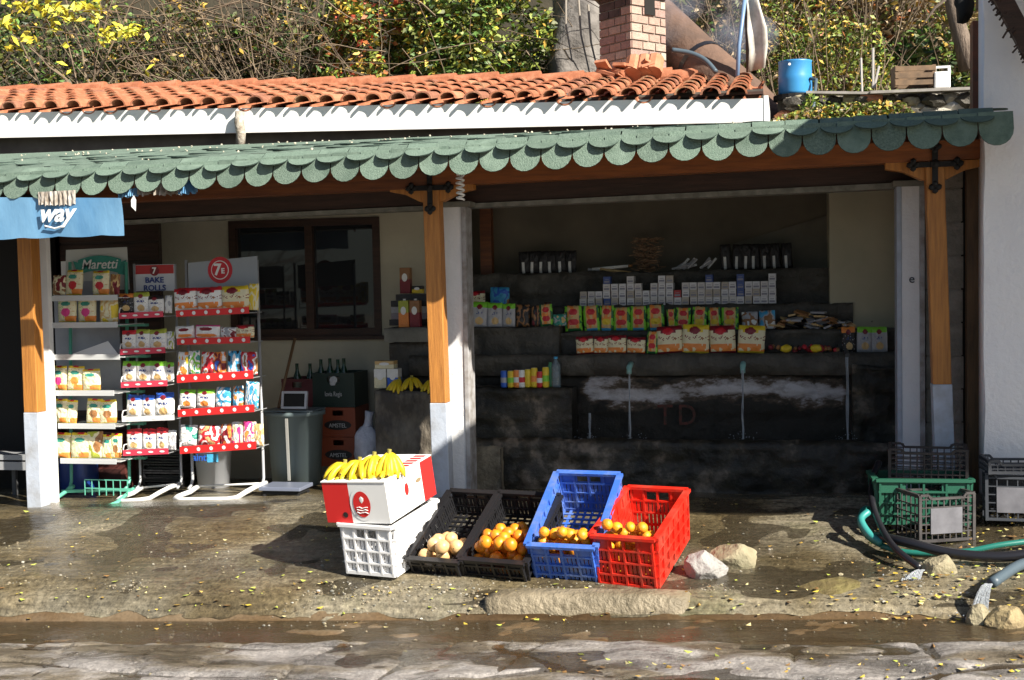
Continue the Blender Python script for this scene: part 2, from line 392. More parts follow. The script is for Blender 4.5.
# fascia
def Pl(px, py, y): return P(px, py, y)
EAVE = 8.6
fa = MB()
NF = 12
zt = lambda x: 2.955 + (x + 5.88) * (-.0295) + .012 * noise.noise(Vector((x * 1.3, 0, 0)))
zb = lambda x: 2.765 + (x + 5.88) * (-.0245)
xs_f = frange(-7.5, -.13, 24)
for i in range(24):
    a, b = xs_f[i], xs_f[i + 1]; g = 0 
    fa.add([(a, EAVE, zb(a)), (b + g, EAVE, zb(b)), (b + g, EAVE, zt(b)), (a, EAVE, zt(a)), (a, EAVE + .03, zb(a)), (b, EAVE + .03, zb(b)), (b, EAVE + .03, zt(b)), (a, EAVE + .03, zt(a))],
           [(0, 1, 2, 3), (0, 4, 5, 1), (3, 2, 6, 7)], whitefasc)
fa.box(-.135, -.105, EAVE - .004, 10.2, 2.62, 2.80, whitefasc)
fa.build('fascia', shop)
# drain pipe stub wrapped at the fascia
ds = MB(); p = P(240, 108, 8.55); ds.tube([P(240, 112, 8.56), P(239, 122, 8.55), P(241, 133, 8.55), P(240, 148, 8.56)], .035, M('old_cloth', (.5, .47, .4), .9, col2=(.25, .2, .15), scale=20, bump=.6), 8)
ds.build('gutter_outlet', shop, smooth=True)
# tiles
ti = MB(); SL = .215; PIT = .182; ROWS = 5; RL = .34
def tile_arc(xc, y0, y1, z0, z1, r0_, r1_, up_, m, t=.013, n=8):
    v = []
    for (yy, zz, r) in ((y0, z0, r0_), (y1, z1, r1_)):
        for rr in (r, r - t):
            for k in range(n + 1):
                a = pi * k / n; v.append((xc + cos(a) * rr, yy, zz + (sin(a) * rr * .82 if up_ else -sin(a) * rr * .7)))
    N = n + 1; f = []
    for k in range(n):
        f += [(k, k + 1, 2 * N + k + 1, 2 * N + k), (N + k, 3 * N + k, 3 * N + k + 1, N + k + 1), (k, N + k, N + k + 1, k + 1)]
    ti.add(v, f, m)
x = -7.4; col_i = 0
while x < -.16:
    jx = U(-.008, .008); sag = .02 * noise.noise(Vector((x * .7, 2, 0)))
    for j in range(ROWS + 1):
        y0 = EAVE - .07 + j * (RL - .05) + U(-.012, .012); z0 = zt(x) + .028 + (y0 - EAVE) * SL + sag * j / 4
        jt = U(-.006, .006); mm = random.choices([terra, terra2, terra3, terra4], [6, .8, 1.6, 2])[0]
        tile_arc(x + jx + jt, y0, y0 + RL, z0 + .012, z0 + RL * SL - .004, .070, .056, True, mm)
        tile_arc(x + PIT / 2 + jx, y0 + .075, y0 + RL + .02, z0 + .004, z0 + RL * SL - .01, .062, .055, False, terra)
    x += PIT; col_i += 1
for j in range(14):   # loose mortar and broken tiles on the ridge around the chimney
    pass
rfo = ti.build('roof', shop)
rd = MB(); yR = EAVE - .07 + ROWS * (RL - .05) + .25
for i in range(20):
    xx = -7.4 + i * .36
    if xx > -.6: break
    pts = [(xx, yR, zt(xx) + .02 + (yR - EAVE) * SL), (xx + .40, yR, zt(xx) + .035 + (yR - EAVE) * SL)]
    rd.tube(pts, .085, terra, 10)
rd.build('ridge_tiles', rfo)
mq = MB(); mq.box(-7.5, -.14, 8.66, 10.3, 2.82, 2.84, darkwood, None)
mq.add([(-7.5, 8.63, 2.86), (-.14, 8.63, 2.72), (-.14, 10.3, 3.02), (-7.5, 10.3, 3.2)], [(0, 1, 2, 3)], blackmat); mq.build('roof_deck', shop)
# chimney
chm = M('chimney_brick', (.34, .20, .17), .9, bump=.4, scale=30)
def brickmat(name, c1, c2, mort, sc=1):
    m = bpy.data.materials.new(name); m.use_nodes = True; t = m.node_tree; b = t.nodes['Principled BSDF']; L = t.links.new
    return m
ch = MB(); p = P(632, 74, 10.0); cx, cy = p.x, 10.0; S = .38
T = Matrix.Translation((cx, cy, 0)) @ Matrix.Rotation(radians(50), 4, 'Z')
bms = [M('brick_%d' % i, c, .9, col2=tuple(v * .75 for v in c), scale=30, bump=.5) for i, c in enumerate([(.48, .36, .29), (.44, .30, .24), (.54, .44, .36), (.40, .26, .22)])]
sootb = M('sooty_brick', (.05, .04, .037), .95, col2=(.12, .085, .075), scale=12)
mort = M('mortar', (.30, .27, .23), .95, bump=.5, scale=40)
ch.box(.008, S - .008, .008, S - .008, 2.9, 4.1, mort, T)
for r in range(17):
    z = 2.95 + r * .068
    for face in range(4):
        off = (.12 if (r + face) % 2 else 0)
        xx = -.0 - off * .5
        pos = 0.0 if (r + face) % 2 else -.0
        segs = [0, .12, .26, S] if r % 2 else [0, .19, .32, S]
        for k in range(3):
            a0, a1 = segs[k] + .005, segs[k + 1] - .005
            F = T @ Matrix.Translation((S / 2, S / 2, 0)) @ Matrix.Rotation(face * pi / 2, 4, 'Z') @ Matrix.Translation((-S / 2, -S / 2, 0))
            j = U(-.004, .004); soot = (z > 3.72 and face == 0 and k == 1)
            ch.box(a0, a1, -.002 + j - face * .0005, .03, z, z + .056, random.choice([sootb] if (z > 3.60 + U(0, .12) and face in (1, 3)) else bms), F)
cho = ch.build('chimney', rfo)
cc = MB(); cc.box(-.07, S + .05, -.07, S + .05, 3.87, 3.93, concrete, T)
cc.build('chimney_cap', cho)
sm = MB(); sootm = M('soot', (.012, .011, .01), .95)
F = T
sm.box(.14, .25, -.012, -.006, 3.70, 3.868, sootm, F)
F2 = T @ Matrix.Translation((S / 2, S / 2, 0)) @ Matrix.Rotation(-pi / 2, 4, 'Z') @ Matrix.Translation((-S / 2, -S / 2, 0))
F3 = T @ Matrix.Translation((S / 2, S / 2, 0)) @ Matrix.Rotation(pi / 2, 4, 'Z') @ Matrix.Translation((-S / 2, -S / 2, 0))
sm.build('smoke_opening', cho); sm = MB(); sm.box(.10, .28, -.012, -.006, 3.74, 3.868, sootm, F3)
sm.build('smoke_opening', cho)
bt = MB()
for i in range(9):
    px = U(600, 655); p = P(px, U(66, 76), 9.75)
    TT = Matrix.Translation(p) @ Euler((U(-.5, .5), U(-.6, .6), U(0, 6))).to_matrix().to_4x4()
    bt.box(-.08, .08, -.05, .05, -.012, .012, random.choice([terra, terra2, terra2]), TT)
p = P(640, 66, 9.72)
for k in range(3): bt.tube([p + Vector((-.06 + k * .08, 0, -.06)), p + Vector((-.05 + k * .08, .1, .06))], .07, terra2, 10)
bt.build('broken_tiles', rfo)
# lintel beam between the columns, boards with a pale strip under
ln = MB()
for (z0, z1, yo, m) in ((2.06, 2.20, 0, darkwood), (2.205, 2.34, -.012, redwood), (2.345, 2.46, .0, darkwood)):
    ln.add([(-5.5, 7.95 + yo, z0 - .0), (1.0, 7.95 + yo, z0 + .09), (1.0, 7.95 + yo, z1 + .09), (-5.5, 7.95 + yo, z1),
            (-5.5, 8.05, z0), (1.0, 8.05, z0 + .09), (1.0, 8.05, z1 + .09), (-5.5, 8.05, z1)],
           [(0, 1, 2, 3), (0, 4, 5, 1), (3, 2, 6, 7), (4, 7, 6, 5)], m)
ln.build('lintel', shop)
ls = MB(); ls.add([(-4.95, 7.93, 2.035), (.72, 7.93, 2.11), (.72, 7.93, 2.145), (-4.95, 7.93, 2.058), (-4.95, 8.08, 2.035), (.72, 8.08, 2.11), (.72, 8.08, 2.145), (-4.95, 8.08, 2.058)],
                  [(0, 1, 2, 3), (0, 4, 5, 1), (3, 2, 6, 7)], M('weathered_strip', (.24, .24, .21), .8, col2=(.13, .13, .11), scale=12))
ls.build('lintel_strip', shop)
# white columns
def column(px0, px1, y, ztop, dep, zb_, name='column', blue=True):
    c = MB(); x0, x1 = X(px0, y), X(px1, y)
    c.box(x0 + .028, x1 - .03, y, y + dep, zb_, ztop, white)
    c.box(x0, x0 + .028, y - .006, y + dep, zb_, ztop, graypaint); c.box(x1 - .03, x1, y - .008, y + dep, zb_, ztop, M('worn_paint', (.40, .40, .41), .7, col2=(.22, .2, .18), scale=12))
    c.box(x0 - .02, x1 + .03, y - .015, y + dep, ztop, ztop + .035, concrete)
    c.build(name, shop, bevel=.003)
column(441, 468, 7.80, 2.075, .16, .1)
column(897, 925, 7.85, 2.115, .16, .15)
c = MB(); x0, x1 = X(925, 7.9), X(963, 7.9)
for k in range(12): c.box(x0 + U(0, .004), x1 - U(0, .006), 7.88, 8.1, .1 + k * .2, .29 + k * .2, blockwork)
c.box(x0 + .01, x1 - .012, 7.89, 8.1, .1, 2.42, mort)
c.build('block_pier', shop)
c = MB(); c.box(X(39, 7.75), X(49, 7.75), 7.75, 7.80, -.05, 2.1, white)

c.build('column', shop)
text('e', .075, M('stencil_black', (.02, .02, .03), .6), (X(912, 7.83, 278), 7.845, Z(279, 7.84, 912)), shop)

# ------------------------------------------------------------------ porch canopy
cp = thing('porch_canopy', 'long timber porch canopy covered with scalloped green shingles', 'canopy')
EY = 7.05
ez = lambda x: 2.325 + (x + 5) * .018 + .018 * noise.noise(Vector((x * .5, 4, 0)))
SLF = lambda x: .155 - .0165 * (x + 1.8)
sh = MB(); SP = .181
def tab(xc, y0, z0, w_, h_, dirv, nrm, m, r=True):
    # a shingle tab: straight top and round bottom, lying in the plane of dirv (down the slope)
    n = 9; pts = [(-w_ / 2, 0), (-w_ / 2, h_ * .52)]
    for k in range(1, n): a = pi * k / n; pts.append((-cos(a) * w_ / 2, h_ * .52 + sin(a) * h_ * .48))
    pts += [(w_ / 2, h_ * .52), (w_ / 2, 0)]
    base = Vector((xc, y0, z0)); v = []
    curl = U(-.01, .012)
    for o in (0, -.006):
        for a, d in pts: v.append(base + Vector((a, 0, 0)) + dirv * d + nrm * (o + curl * (d / h_) ** 2 + U(0, .001)))
    N = len(pts); sh.add(v, [tuple(range(N))[::-1]], random.choice(shing))
    sh.add(v, [tuple(N + i for i in range(N))], shinglee)
    sh.add(v, [(i, i + 1, N + i + 1, N + i) for i in range(N - 1)], shinglee)
dn = Vector((0, -cos(radians(72)), -sin(radians(72)))).normalized(); nn = Vector((0, -sin(radians(72)), cos(radians(72))))
XL, XR = -7.6, 1.15
i = 0; x = XL
while x < XR - .05:
    tab(x, EY, ez(x) + .003, SP * .965, .185 * U(.96, 1.03), dn, nn, shingleg)
    x += SP; i += 1
ROW = .125; nr = 8
for r in range(nr):
    x = XL + (SP / 2 if r % 2 == 0 else 0)
    while x < XR + .02:
        SLA = SLF(x); ds_ = Vector((0, -1, -SLA)).normalized(); ns = Vector((0, -SLA, 1)).normalized(); y0 = EY + .02 + r * ROW + .10; z0 = ez(x) + .012 + (y0 - EY) * SLA
        if r == 0: a_ = radians(33); ds_ = Vector((0, -cos(a_), -sin(a_))); ns = Vector((0, -sin(a_), cos(a_))); y0 = EY + .075; z0 = ez(x) + .032
        tab(x + U(-.003, .003), y0, z0 + .004, SP * .97, .172 * U(.97, 1.04), ds_, ns, shingleg); x += SP
dk = MB()
for k in range(24):
    a = XL - .1 + (XR - .07 - XL + .1) * k / 24; b = XL - .1 + (XR - .07 - XL + .1) * (k + 1) / 24
    dk.add([(a, EY + .01, ez(a) - .008), (b, EY + .01, ez(b) - .008), (b, 8.42, ez(b) - .008 + 1.38 * SLF(b)), (a, 8.42, ez(a) - .008 + 1.38 * SLF(a)),
            (a, EY + .01, ez(a) - .03), (b, EY + .01, ez(b) - .03), (b, 8.42, ez(b) - .03 + 1.38 * SLF(b)), (a, 8.42, ez(a) - .03 + 1.38 * SLF(a))],
           [(0, 1, 2, 3), (4, 7, 6, 5), (0, 4, 5, 1)], redwood)
    dk.add([(a, 8.0, ez(a) + .95 * SLF(a) + .006), (b, 8.0, ez(b) + .95 * SLF(b) + .006), (b, 8.42, ez(b) + 1.38 * SLF(b) + .006), (a, 8.42, ez(a) + 1.38 * SLF(a) + .006)], [(0, 1, 2, 3)], shingleg)
shr = sh.build('shingle_roof', cp); dk.build('roof_boards', cp)
# debris on the canopy
db = MB(); dbm = M('dry_debris', (.5, .46, .36), .9)
for k in range(130):
    x = U(-6, .9); y = U(7.95, 8.3) if R_() < .75 else U(7.15, 8.2)
    db.blob((x, y, ez(x) + (y - EY) * SLF(x) + .02), U(.003, .009), dbm, k, .3, 1)
struct(db.build('dry_leaf_litter', None), 'stuff', 'pale dry litter lying on the green shingles')
# front beam + posts
bmz = lambda px, py: Z(py, 7.6, px)
b_ = MB()
def beam_seg(pxa, pya0, pya1, pxb, pyb0, pyb1, y0, y1, m):
    A0, A1 = P(pxa, pya0, y0), P(pxa, pya1, y0); B0, B1 = P(pxb, pyb0, y0), P(pxb, pyb1, y0)
    v = [A1, B1, B0, A0]; v += [(p.x, y1, p.z) for p in v]
    b_.add(v, [(0, 1, 2, 3), (7, 6, 5, 4), (0, 4, 5, 1), (3, 2, 6, 7), (1, 5, 6, 2), (0, 3, 7, 4)], m)
beam_seg(-120, 190, 213, 432, 166, 188, 7.56, 7.68, redwood)
beam_seg(432, 160, 186, 985, 139, 158, 7.56, 7.68, M('beam_wood', (.30, .095, .02), .45, col2=(.19, .06, .015), scale=8, stretch=(.5, 6, 6), bump=.1))
b_.build('front_beam', cp)
def post(xt, zt_, xb, zb_, corbel=True, lowgray=.5):
    q = MB(); w2 = .052; zg = zb_ + lowgray
    def xx(z): return xb + (xt - xb) * (z - zb_) / (zt_ - zb_)
    def seg(z0, z1, m, e=0):
        v = [(xx(z) + sx * (w2 + e), 7.56 - e + (0 if sy < 0 else .105 + 2 * e), z) for z in (z0, z1) for sx, sy in ((-1, -1), (1, -1), (1, 1), (-1, 1))]
        q.add(v, [(0, 3, 2, 1), (4, 5, 6, 7), (0, 1, 5, 4), (1, 2, 6, 5), (2, 3, 7, 6), (3, 0, 4, 7)], m)
    seg(zg, zt_, orangewood); seg(zb_ - .06, zg, M('post_gray', (.47, .52, .60), .5, col2=(.24, .22, .19), scale=7, ramp=(.42, .9), detail=9, bump=.2), .003)
    o = q.build('post', cp, bevel=.005)
    c = MB(); z = zt_
    c.add([(xt - .27, 7.58, z), (xt + .27, 7.58, z), (xt + .27, 7.58, z - .035), (xt + .17, 7.58, z - .055), (xt + .07, 7.58, z - .105), (xt - .07, 7.58, z - .105), (xt - .17, 7.58, z - .055), (xt - .27, 7.58, z - .035)]
          + [(a, 7.66, b) for a, b in ((xt - .27, z), (xt + .27, z), (xt + .27, z - .035), (xt + .17, z - .055), (xt + .07, z - .105), (xt - .07, z - .105), (xt - .17, z - .055), (xt - .27, z - .035))],
          [(7, 6, 5, 4, 3, 2, 1, 0), (8, 9, 10, 11, 12, 13, 14, 15)] + [(i, (i + 1) % 8, 8 + (i + 1) % 8, 8 + i) for i in range(8)], orangewood)
    c.build('corbel', cp)
    k = MB(); zc = z - .02; y = 7.545
    k.box(xt - .12, xt + .12, y, y + .012, zc - .016, zc + .016, iron); k.box(xt - .016, xt + .016, y - .002, y + .010, zc - .13, zc + .10, iron)
    for (a, b) in ((-.12, 0), (.12, 0), (0, .10), (0, -.13)):
        for (p_, q_) in ((-.022, 0), (.022, 0), (0, .022), (0, -.022)):
            k.blob((xt + a + p_ * .9, y, zc + b + q_ * .9), .02, iron, 1, 0, 1, (1, .4, 1))
    k.blob((xt, y - .004, zc), .03, iron, 1, 0, 1, (1, .4, 1))
    k.build('iron_bracket', cp)
pL, pLt = P(38, 508, 7.6), P(26, 215, 7.6); post(pLt.x, 2.24, pL.x, pL.z, lowgray=.66)
pM, pMt = P(443, 492, 7.6), P(432, 190, 7.6); post(pMt.x, pMt.z + .03, pM.x, pM.z, lowgray=.57)
pR, pRt = P(945, 478, 7.6), P(934, 165, 7.6); post(pRt.x, pRt.z + .02, pR.x, pR.z - .05, lowgray=.60)
# energy saving bulb
bl = thing('spiral_bulb', 'white spiral energy saving bulb hanging under the canopy beam', 'light bulb', P(460, 172, 7.3))
s = MB(); pts = [(cos(t * .9) * .022, sin(t * .9) * .022, -.02 - t * .0042) for t in range(0, 36)]
s.tube(pts, .007, white_p, 6); s.build('spiral_tube', bl, smooth=True)
s = MB(); s.lathe([(0, .03), (.02, .03), (.024, 0), (.022, -.02), (0, -.022)], white_p, 12); s.build('base', bl, smooth=True)
s = MB(); s.tube([(0, 0, .02), (0, .02, .12)], .004, black, 6); s.build('cord', bl)
# banner
bluef = M('blue_vinyl', (.10, .25, .44), .35, col2=(.20, .40, .60), scale=3, stretch=(1, 1, .4), bump=.3, bscale=6, ramp=(.35, .7))
bn = thing('banner', 'blue vinyl banner with white script hanging below the left end of the canopy', 'banner')
s = MB(); A, B = P(-60, 197, 7.0), P(121, 198, 7.0); A2, B2 = P(-60, 240, 7.0), P(122, 234, 7.0)
n = 26; vv = []
for i in range(n + 1):
    t = i / n
    for j in range(5):
        u = j / 4; p = (A * (1 - t) + B * t) * (1 - u) + (A2 * (1 - t) + B2 * t) * u
        vv.append((p.x + .008 * u * sin(i * 1.3), 7.0 + .004 * sin(i * .9) * (1 - u) + .01 * sin(i * .5 + u * 3) + .02 * u, p.z - .010 * abs(sin(i * .55)) * u))
s.add(vv, [(i * 5 + j, i * 5 + j + 1, (i + 1) * 5 + j + 1, (i + 1) * 5 + j) for i in range(n) for j in range(4)], bluef)
s.build('sheet', bn, smooth=True)
p = P(53, 215, 6.96); text('way', .155, white_p, (p.x, 6.985, p.z + .01), bn, shear=.35, bold=.004, sx=.95)
s = MB(); pts = [P(45, 226, 6.99), P(55, 228.5, 6.99), P(63, 226, 6.99), P(68, 220, 6.99)]; s.tube(pts, .006, white_p, 5); s.build('logo_swoosh', bn)
s = MB(); n = 40; vv = []
clm = M('clear_crumpled_film', (.45, .42, .38), .3, col2=(.2, .16, .12), scale=12)
def crumple(pxa, pxb, pya, pyb, y, m, name, amp=.02):
    s = MB(); A, B = P(pxa, pya, y), P(pxb, pya - 2, y); h = (pyb - pya) / 158; n = 30; vv = []
    for i in range(n + 1):
        t = i / n; p = A * (1 - t) + B * t
        for j in range(4):
            u = j / 3; vv.append((p.x, y + amp * sin(i * 1.7) * (.4 + u) + U(-.004, .004), p.z - h * u * U(.85, 1.1)))
    s.add(vv, [(i * 4 + j, i * 4 + j + 1, (i + 1) * 4 + j + 1, (i + 1) * 4 + j) for i in range(n) for j in range(3)], m)
    s.build(name, bn, smooth=False)
crumple(118, 137, 190, 198, 7.05, bluef, 'folded_edge'); crumple(134, 180, 184, 196, 7.05, clm, 'clear_film'); crumple(178, 196, 181, 194, 7.06, bluef, 'folded_edge')
crumple(38, 75, 192, 206, 6.99, clm, 'clear_film', .006)
s = MB(); p = P(131, 200, 7.03); s.add([p, p + Vector((.02, 0, .03)), p + Vector((.035, 0, 0)), p + Vector((.03, 0, -.07)), p + Vector((.0, 0, -.04))], [(0, 4, 3, 2, 1)], white_p); s.build('torn_strip', bn)
#@@PART2
# ------------------------------------------------------------------ white house on the right
wh = thing('white_house', 'whitewashed rough walled house at the right edge under an unseen roof added for shade', 'house')
s = MB(); x0 = X(984, 7.35, 250)
NV, NH = 30, 16; vv = []
for i in range(NV + 1):
    for j in range(NH + 1):
        z = -.1 + 3.5 * i / NV; x = x0 + 3.0 * j / NH
        vv.append((x + (.012 * noise.noise(Vector((0, z * 3, 1))) if j == 0 else 0), 7.35 + .03 * noise.noise(Vector((x * 2, z * 2, 0))) + .012 * noise.noise(Vector((x * 7, z * 7, 0))), z))
s.add(vv, [(i * (NH + 1) + j, i * (NH + 1) + j + 1, (i + 1) * (NH + 1) + j + 1, (i + 1) * (NH + 1) + j) for i in range(NV) for j in range(NH)], whitewall)
o = len(s.v)
s.box(x0 + .01, x0 + 3.0, 7.40, 7.62, -.1, 3.4, whitewall)
s.build('wall', wh, smooth=True)
s = MB(); s.box(x0 + .02, x0 + 5, 7.325, 7.36, .1, .46, M('dark_plinth', (.035, .038, .045), .7, col2=(.07, .07, .08), scale=8, bump=.5)); s.build('plinth', wh)
s = MB(); s.box(x0 + .12, 8, 5.0, 8.5, 3.26, 3.34, darkwood);  # unseen roof slab, its overhang sized to shade the wall and canopy end
s.build('roof', wh)
s = MB(); p = P(996, -14, 7.2); q_ = P(1036, 62, 7.2); s.bar(p, q_, .05, .09, darkwood); 
for i in range(70):
    t = R_(); a = p * (1 - t) + q_ * t; s.bar(a, a + Vector((U(-.06, .03), U(-.04, .04), U(-.10, 0))), .008, .008, darkwood)
s.build('rake_board', wh)
s = MB(); bb = X(966, 7.75); s.box(bb, X(982, 7.7), 7.7, 7.78, .2, 2.45, M('brown_side_board', (.16, .085, .035), .6, col2=(.08, .045, .02), scale=7, stretch=(5, 5, .6), bump=.3)); s.build('side_board', wh)
s = MB(); s.box(X(957, 8.3), x0 + .2, 8.25, 8.35, -.1, 2.5, blackmat); s.build('gap_shade_sheet', wh)  # black sheet stands for the shade inside the gap
s = MB(); s.box(X(973, 7.75), X(984, 7.75), 7.74, 7.86, 2.3, 3.05, M('rust_board', (.20, .06, .03), .7, col2=(.1, .05, .03), scale=12)); s.build('downpipe_board', wh)

# ------------------------------------------------------------------ spring fountain with stepped ledges
fo = thing('stone_fountain', 'dark wet stone spring fountain with trough and stepped ledges behind the posts', 'fountain')
def course(x0, x1, y0, y1, z0, z1, m, name, sx=.03, amp=.018, seed=0, parent=fo):
    """a masonry course with rough front and top"""
    q = MB(); nx = max(2, int((x1 - x0) / sx)); nz_ = max(2, int((z1 - z0) / .03)); ny = max(2, int((y1 - y0) / .12))
    rows = []
    for j in range(nz_ + 1): rows.append((y0, z0 + (z1 - z0) * j / nz_, 1))
    for j in range(1, ny + 1): rows.append((y0 + (y1 - y0) * j / ny, z1, 0))
    vv = []
    for (y, z, fr_) in rows:
        for i in range(nx + 1):
            x = x0 + (x1 - x0) * i / nx; d = amp * (noise.noise(Vector((x * 5, z * 7, seed + y))) + .6 * noise.noise(Vector((x * 17, z * 15, seed))))
            if fr_ and m in (darkstone, blackstone):
                rw_ = floor((z - z0) / .16 + .2 * noise.noise(Vector((x * 1.5, seed, 2)))); bx_ = x / .33 + rw_ * .47 + .35 * noise.noise(Vector((x * 2, rw_ * 5.0, seed)))
                ed_ = min(abs(bx_ - round(bx_)) * .33, abs((z - z0) / .16 - round((z - z0) / .16)) * .16)
                d += .030 * max(0, 1 - ed_ / .022) + .022 * noise.noise(Vector((floor(bx_ + .5) * 3.1, rw_ * 7.3, seed)))
            edge = .012 * noise.noise(Vector((x * 4, seed, 9))) if z == z1 else 0
            vv.append((x, y + (d if fr_ else 0), z + (edge + .4 * d if z == z1 else 0)))
    n1 = nx + 1
    q.add(vv, [(j * n1 + i, j * n1 + i + 1, (j + 1) * n1 + i + 1, (j + 1) * n1 + i) for j in range(len(rows) - 1) for i in range(nx)], m)
    for xe, sgn in ((x0, 1), (x1, -1)):
        f = [(xe, y0, z0), (xe, y0, z1), (xe, y1, z1), (xe, y1, z0)]; q.add(f, [(0, 1, 2, 3) if sgn < 0 else (3, 2, 1, 0)], m)
    return q.build(name, parent, smooth=True)
FXL, FXR = -2.62, 1.05
ZB = .53
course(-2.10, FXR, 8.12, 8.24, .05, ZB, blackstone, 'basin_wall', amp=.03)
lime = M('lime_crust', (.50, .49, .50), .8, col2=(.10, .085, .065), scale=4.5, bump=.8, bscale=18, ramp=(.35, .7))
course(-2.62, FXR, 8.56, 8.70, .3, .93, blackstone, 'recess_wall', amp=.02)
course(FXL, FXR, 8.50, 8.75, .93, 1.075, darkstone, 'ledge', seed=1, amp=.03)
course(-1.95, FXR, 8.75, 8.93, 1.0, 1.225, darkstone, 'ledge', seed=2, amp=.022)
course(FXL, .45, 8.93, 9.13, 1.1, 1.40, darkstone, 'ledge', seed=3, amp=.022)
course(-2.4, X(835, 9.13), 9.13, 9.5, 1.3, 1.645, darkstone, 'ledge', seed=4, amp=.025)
# lower left step holding the cans
zc_ = Z(388, 8.36, 530)
course(X(470, 8.36), X(572, 8.36), 8.30, 8.52, .3, zc_, blackstone, 'low_step', seed=6, amp=.02)
course(X(452, 8.7), X(560, 8.7), 8.66, 8.9, .9, Z(327, 8.72, 510), darkstone, 'ledge', seed=8, amp=.02)
# old lime deposit with its own ragged outline, in the material of the recess wall
lm = bpy.data.materials.new('lime_stained_stone'); lm.use_nodes = True; t = lm.node_tree; b_ = t.nodes['Principled BSDF']; LK = t.links.new
tc = t.nodes.new('ShaderNodeTexCoord'); sx_ = t.nodes.new('ShaderNodeSeparateXYZ'); LK(tc.outputs['Object'], sx_.inputs[0])
def nzz(sc_, d_=8, st=(1, 1, 1)):
    mp = t.nodes.new('ShaderNodeMapping'); mp.inputs['Scale'].default_value = st; n = t.nodes.new('ShaderNodeTexNoise'); LK(tc.outputs['Object'], mp.inputs[0]); LK(mp.outputs[0], n.inputs['Vector'])
    n.inputs['Scale'].default_value = sc_; n.inputs['Detail'].default_value = d_; n.inputs['Roughness'].default_value = .68; return n.outputs[0]
def mth(op, a, b):
    m = t.nodes.new('ShaderNodeMath'); m.operation = op
    for i, v in enumerate((a, b)):
        if isinstance(v, (int, float)): m.inputs[i].default_value = v
        else: LK(v, m.inputs[i])
    return m.outputs[0]
band = mth('SUBTRACT', 1.0, mth('MULTIPLY', mth('ABSOLUTE', mth('SUBTRACT', sx_.outputs[2], .82), 0), 8.5))
xm = (X(580, 8.56) + X(851, 8.56)) / 2; xw = (X(851, 8.56) - X(580, 8.56)) / 2
xf = mth('MULTIPLY', mth('MAXIMUM', mth('SUBTRACT', mth('ABSOLUTE', mth('SUBTRACT', sx_.outputs[0], xm), 0), xw - .06), 0.0), 9.0)
val = mth('SUBTRACT', mth('ADD', mth('MULTIPLY', band, .75), mth('MULTIPLY', mth('SUBTRACT', nzz(4.5, 9, (.6, 1, 1.5)), .5), 3.2)), xf)
rp = t.nodes.new('ShaderNodeValToRGB'); e = rp.color_ramp.elements; e[0].position = .05; e[0].color = (.018, .015, .010, 1); e[1].position = .75; e[1].color = (.58, .56, .57, 1)
q_ = e.new(.3); q_.color = (.10, .07, .045, 1); q_ = e.new(.45); q_.color = (.34, .31, .30, 1)
LK(val, rp.inputs[0]); LK(rp.outputs[0], b_.inputs['Base Color']); b_.inputs['Roughness'].default_value = .6
bp = t.nodes.new('ShaderNodeBump'); bp.inputs['Strength'].default_value = .9; bp.inputs['Distance'].default_value = .03; LK(nzz(14), bp.inputs['Height']); LK(bp.outputs[0], b_.inputs['Normal'])
for ch2 in fo.children:
    if ch2.name.startswith('recess_wall'): ch2.data.materials[0] = lm
for ch_, px_ in (('T', 665), ('D', 687)): text(ch_, .20, M('faded_red_paint', (.11, .03, .022), .8, col2=(.04, .03, .02), scale=22, ramp=(.42, .62)), (X(px_, 8.52, 412), 8.525, Z(416, 8.52, 676)), fo, name='faded_letter', sx=.9)
# back wall, slanted slab, beige panel, side pieces
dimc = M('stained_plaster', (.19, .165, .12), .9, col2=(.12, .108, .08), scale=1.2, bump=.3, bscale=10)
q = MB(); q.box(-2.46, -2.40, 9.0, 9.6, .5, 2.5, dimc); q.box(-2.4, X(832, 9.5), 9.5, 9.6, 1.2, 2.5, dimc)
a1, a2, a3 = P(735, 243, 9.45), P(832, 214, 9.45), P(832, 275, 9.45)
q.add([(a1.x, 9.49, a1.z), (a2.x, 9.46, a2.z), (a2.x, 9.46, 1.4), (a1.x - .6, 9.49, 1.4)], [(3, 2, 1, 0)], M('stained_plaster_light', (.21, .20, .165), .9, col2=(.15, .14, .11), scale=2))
q.build('back_wall', fo)
q = MB(); q.box(X(830, 8.95), X(903, 8.95), 8.95, 9.6, 1.05, 2.48, M('beige_plaster', (.50, .46, .33), .9, col2=(.42, .39, .28), scale=2)); q.box(X(903, 8.95), 1.2, 8.9, 9.6, .2, 2.48, darkstone); q.build('plastered_panel', fo)
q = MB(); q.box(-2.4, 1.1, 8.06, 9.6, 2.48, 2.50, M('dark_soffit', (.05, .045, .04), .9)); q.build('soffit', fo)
q = MB(); q.box(X(482, 9.3), X(493, 9.3), 9.3, 9.38, 1.5, 2.3, redwood); q.build('prop_board', fo)
course(X(852, 8.45), FXR, 8.45, 8.6, .3, 1.0, blackstone, 'recess_wall', seed=15, amp=.02)
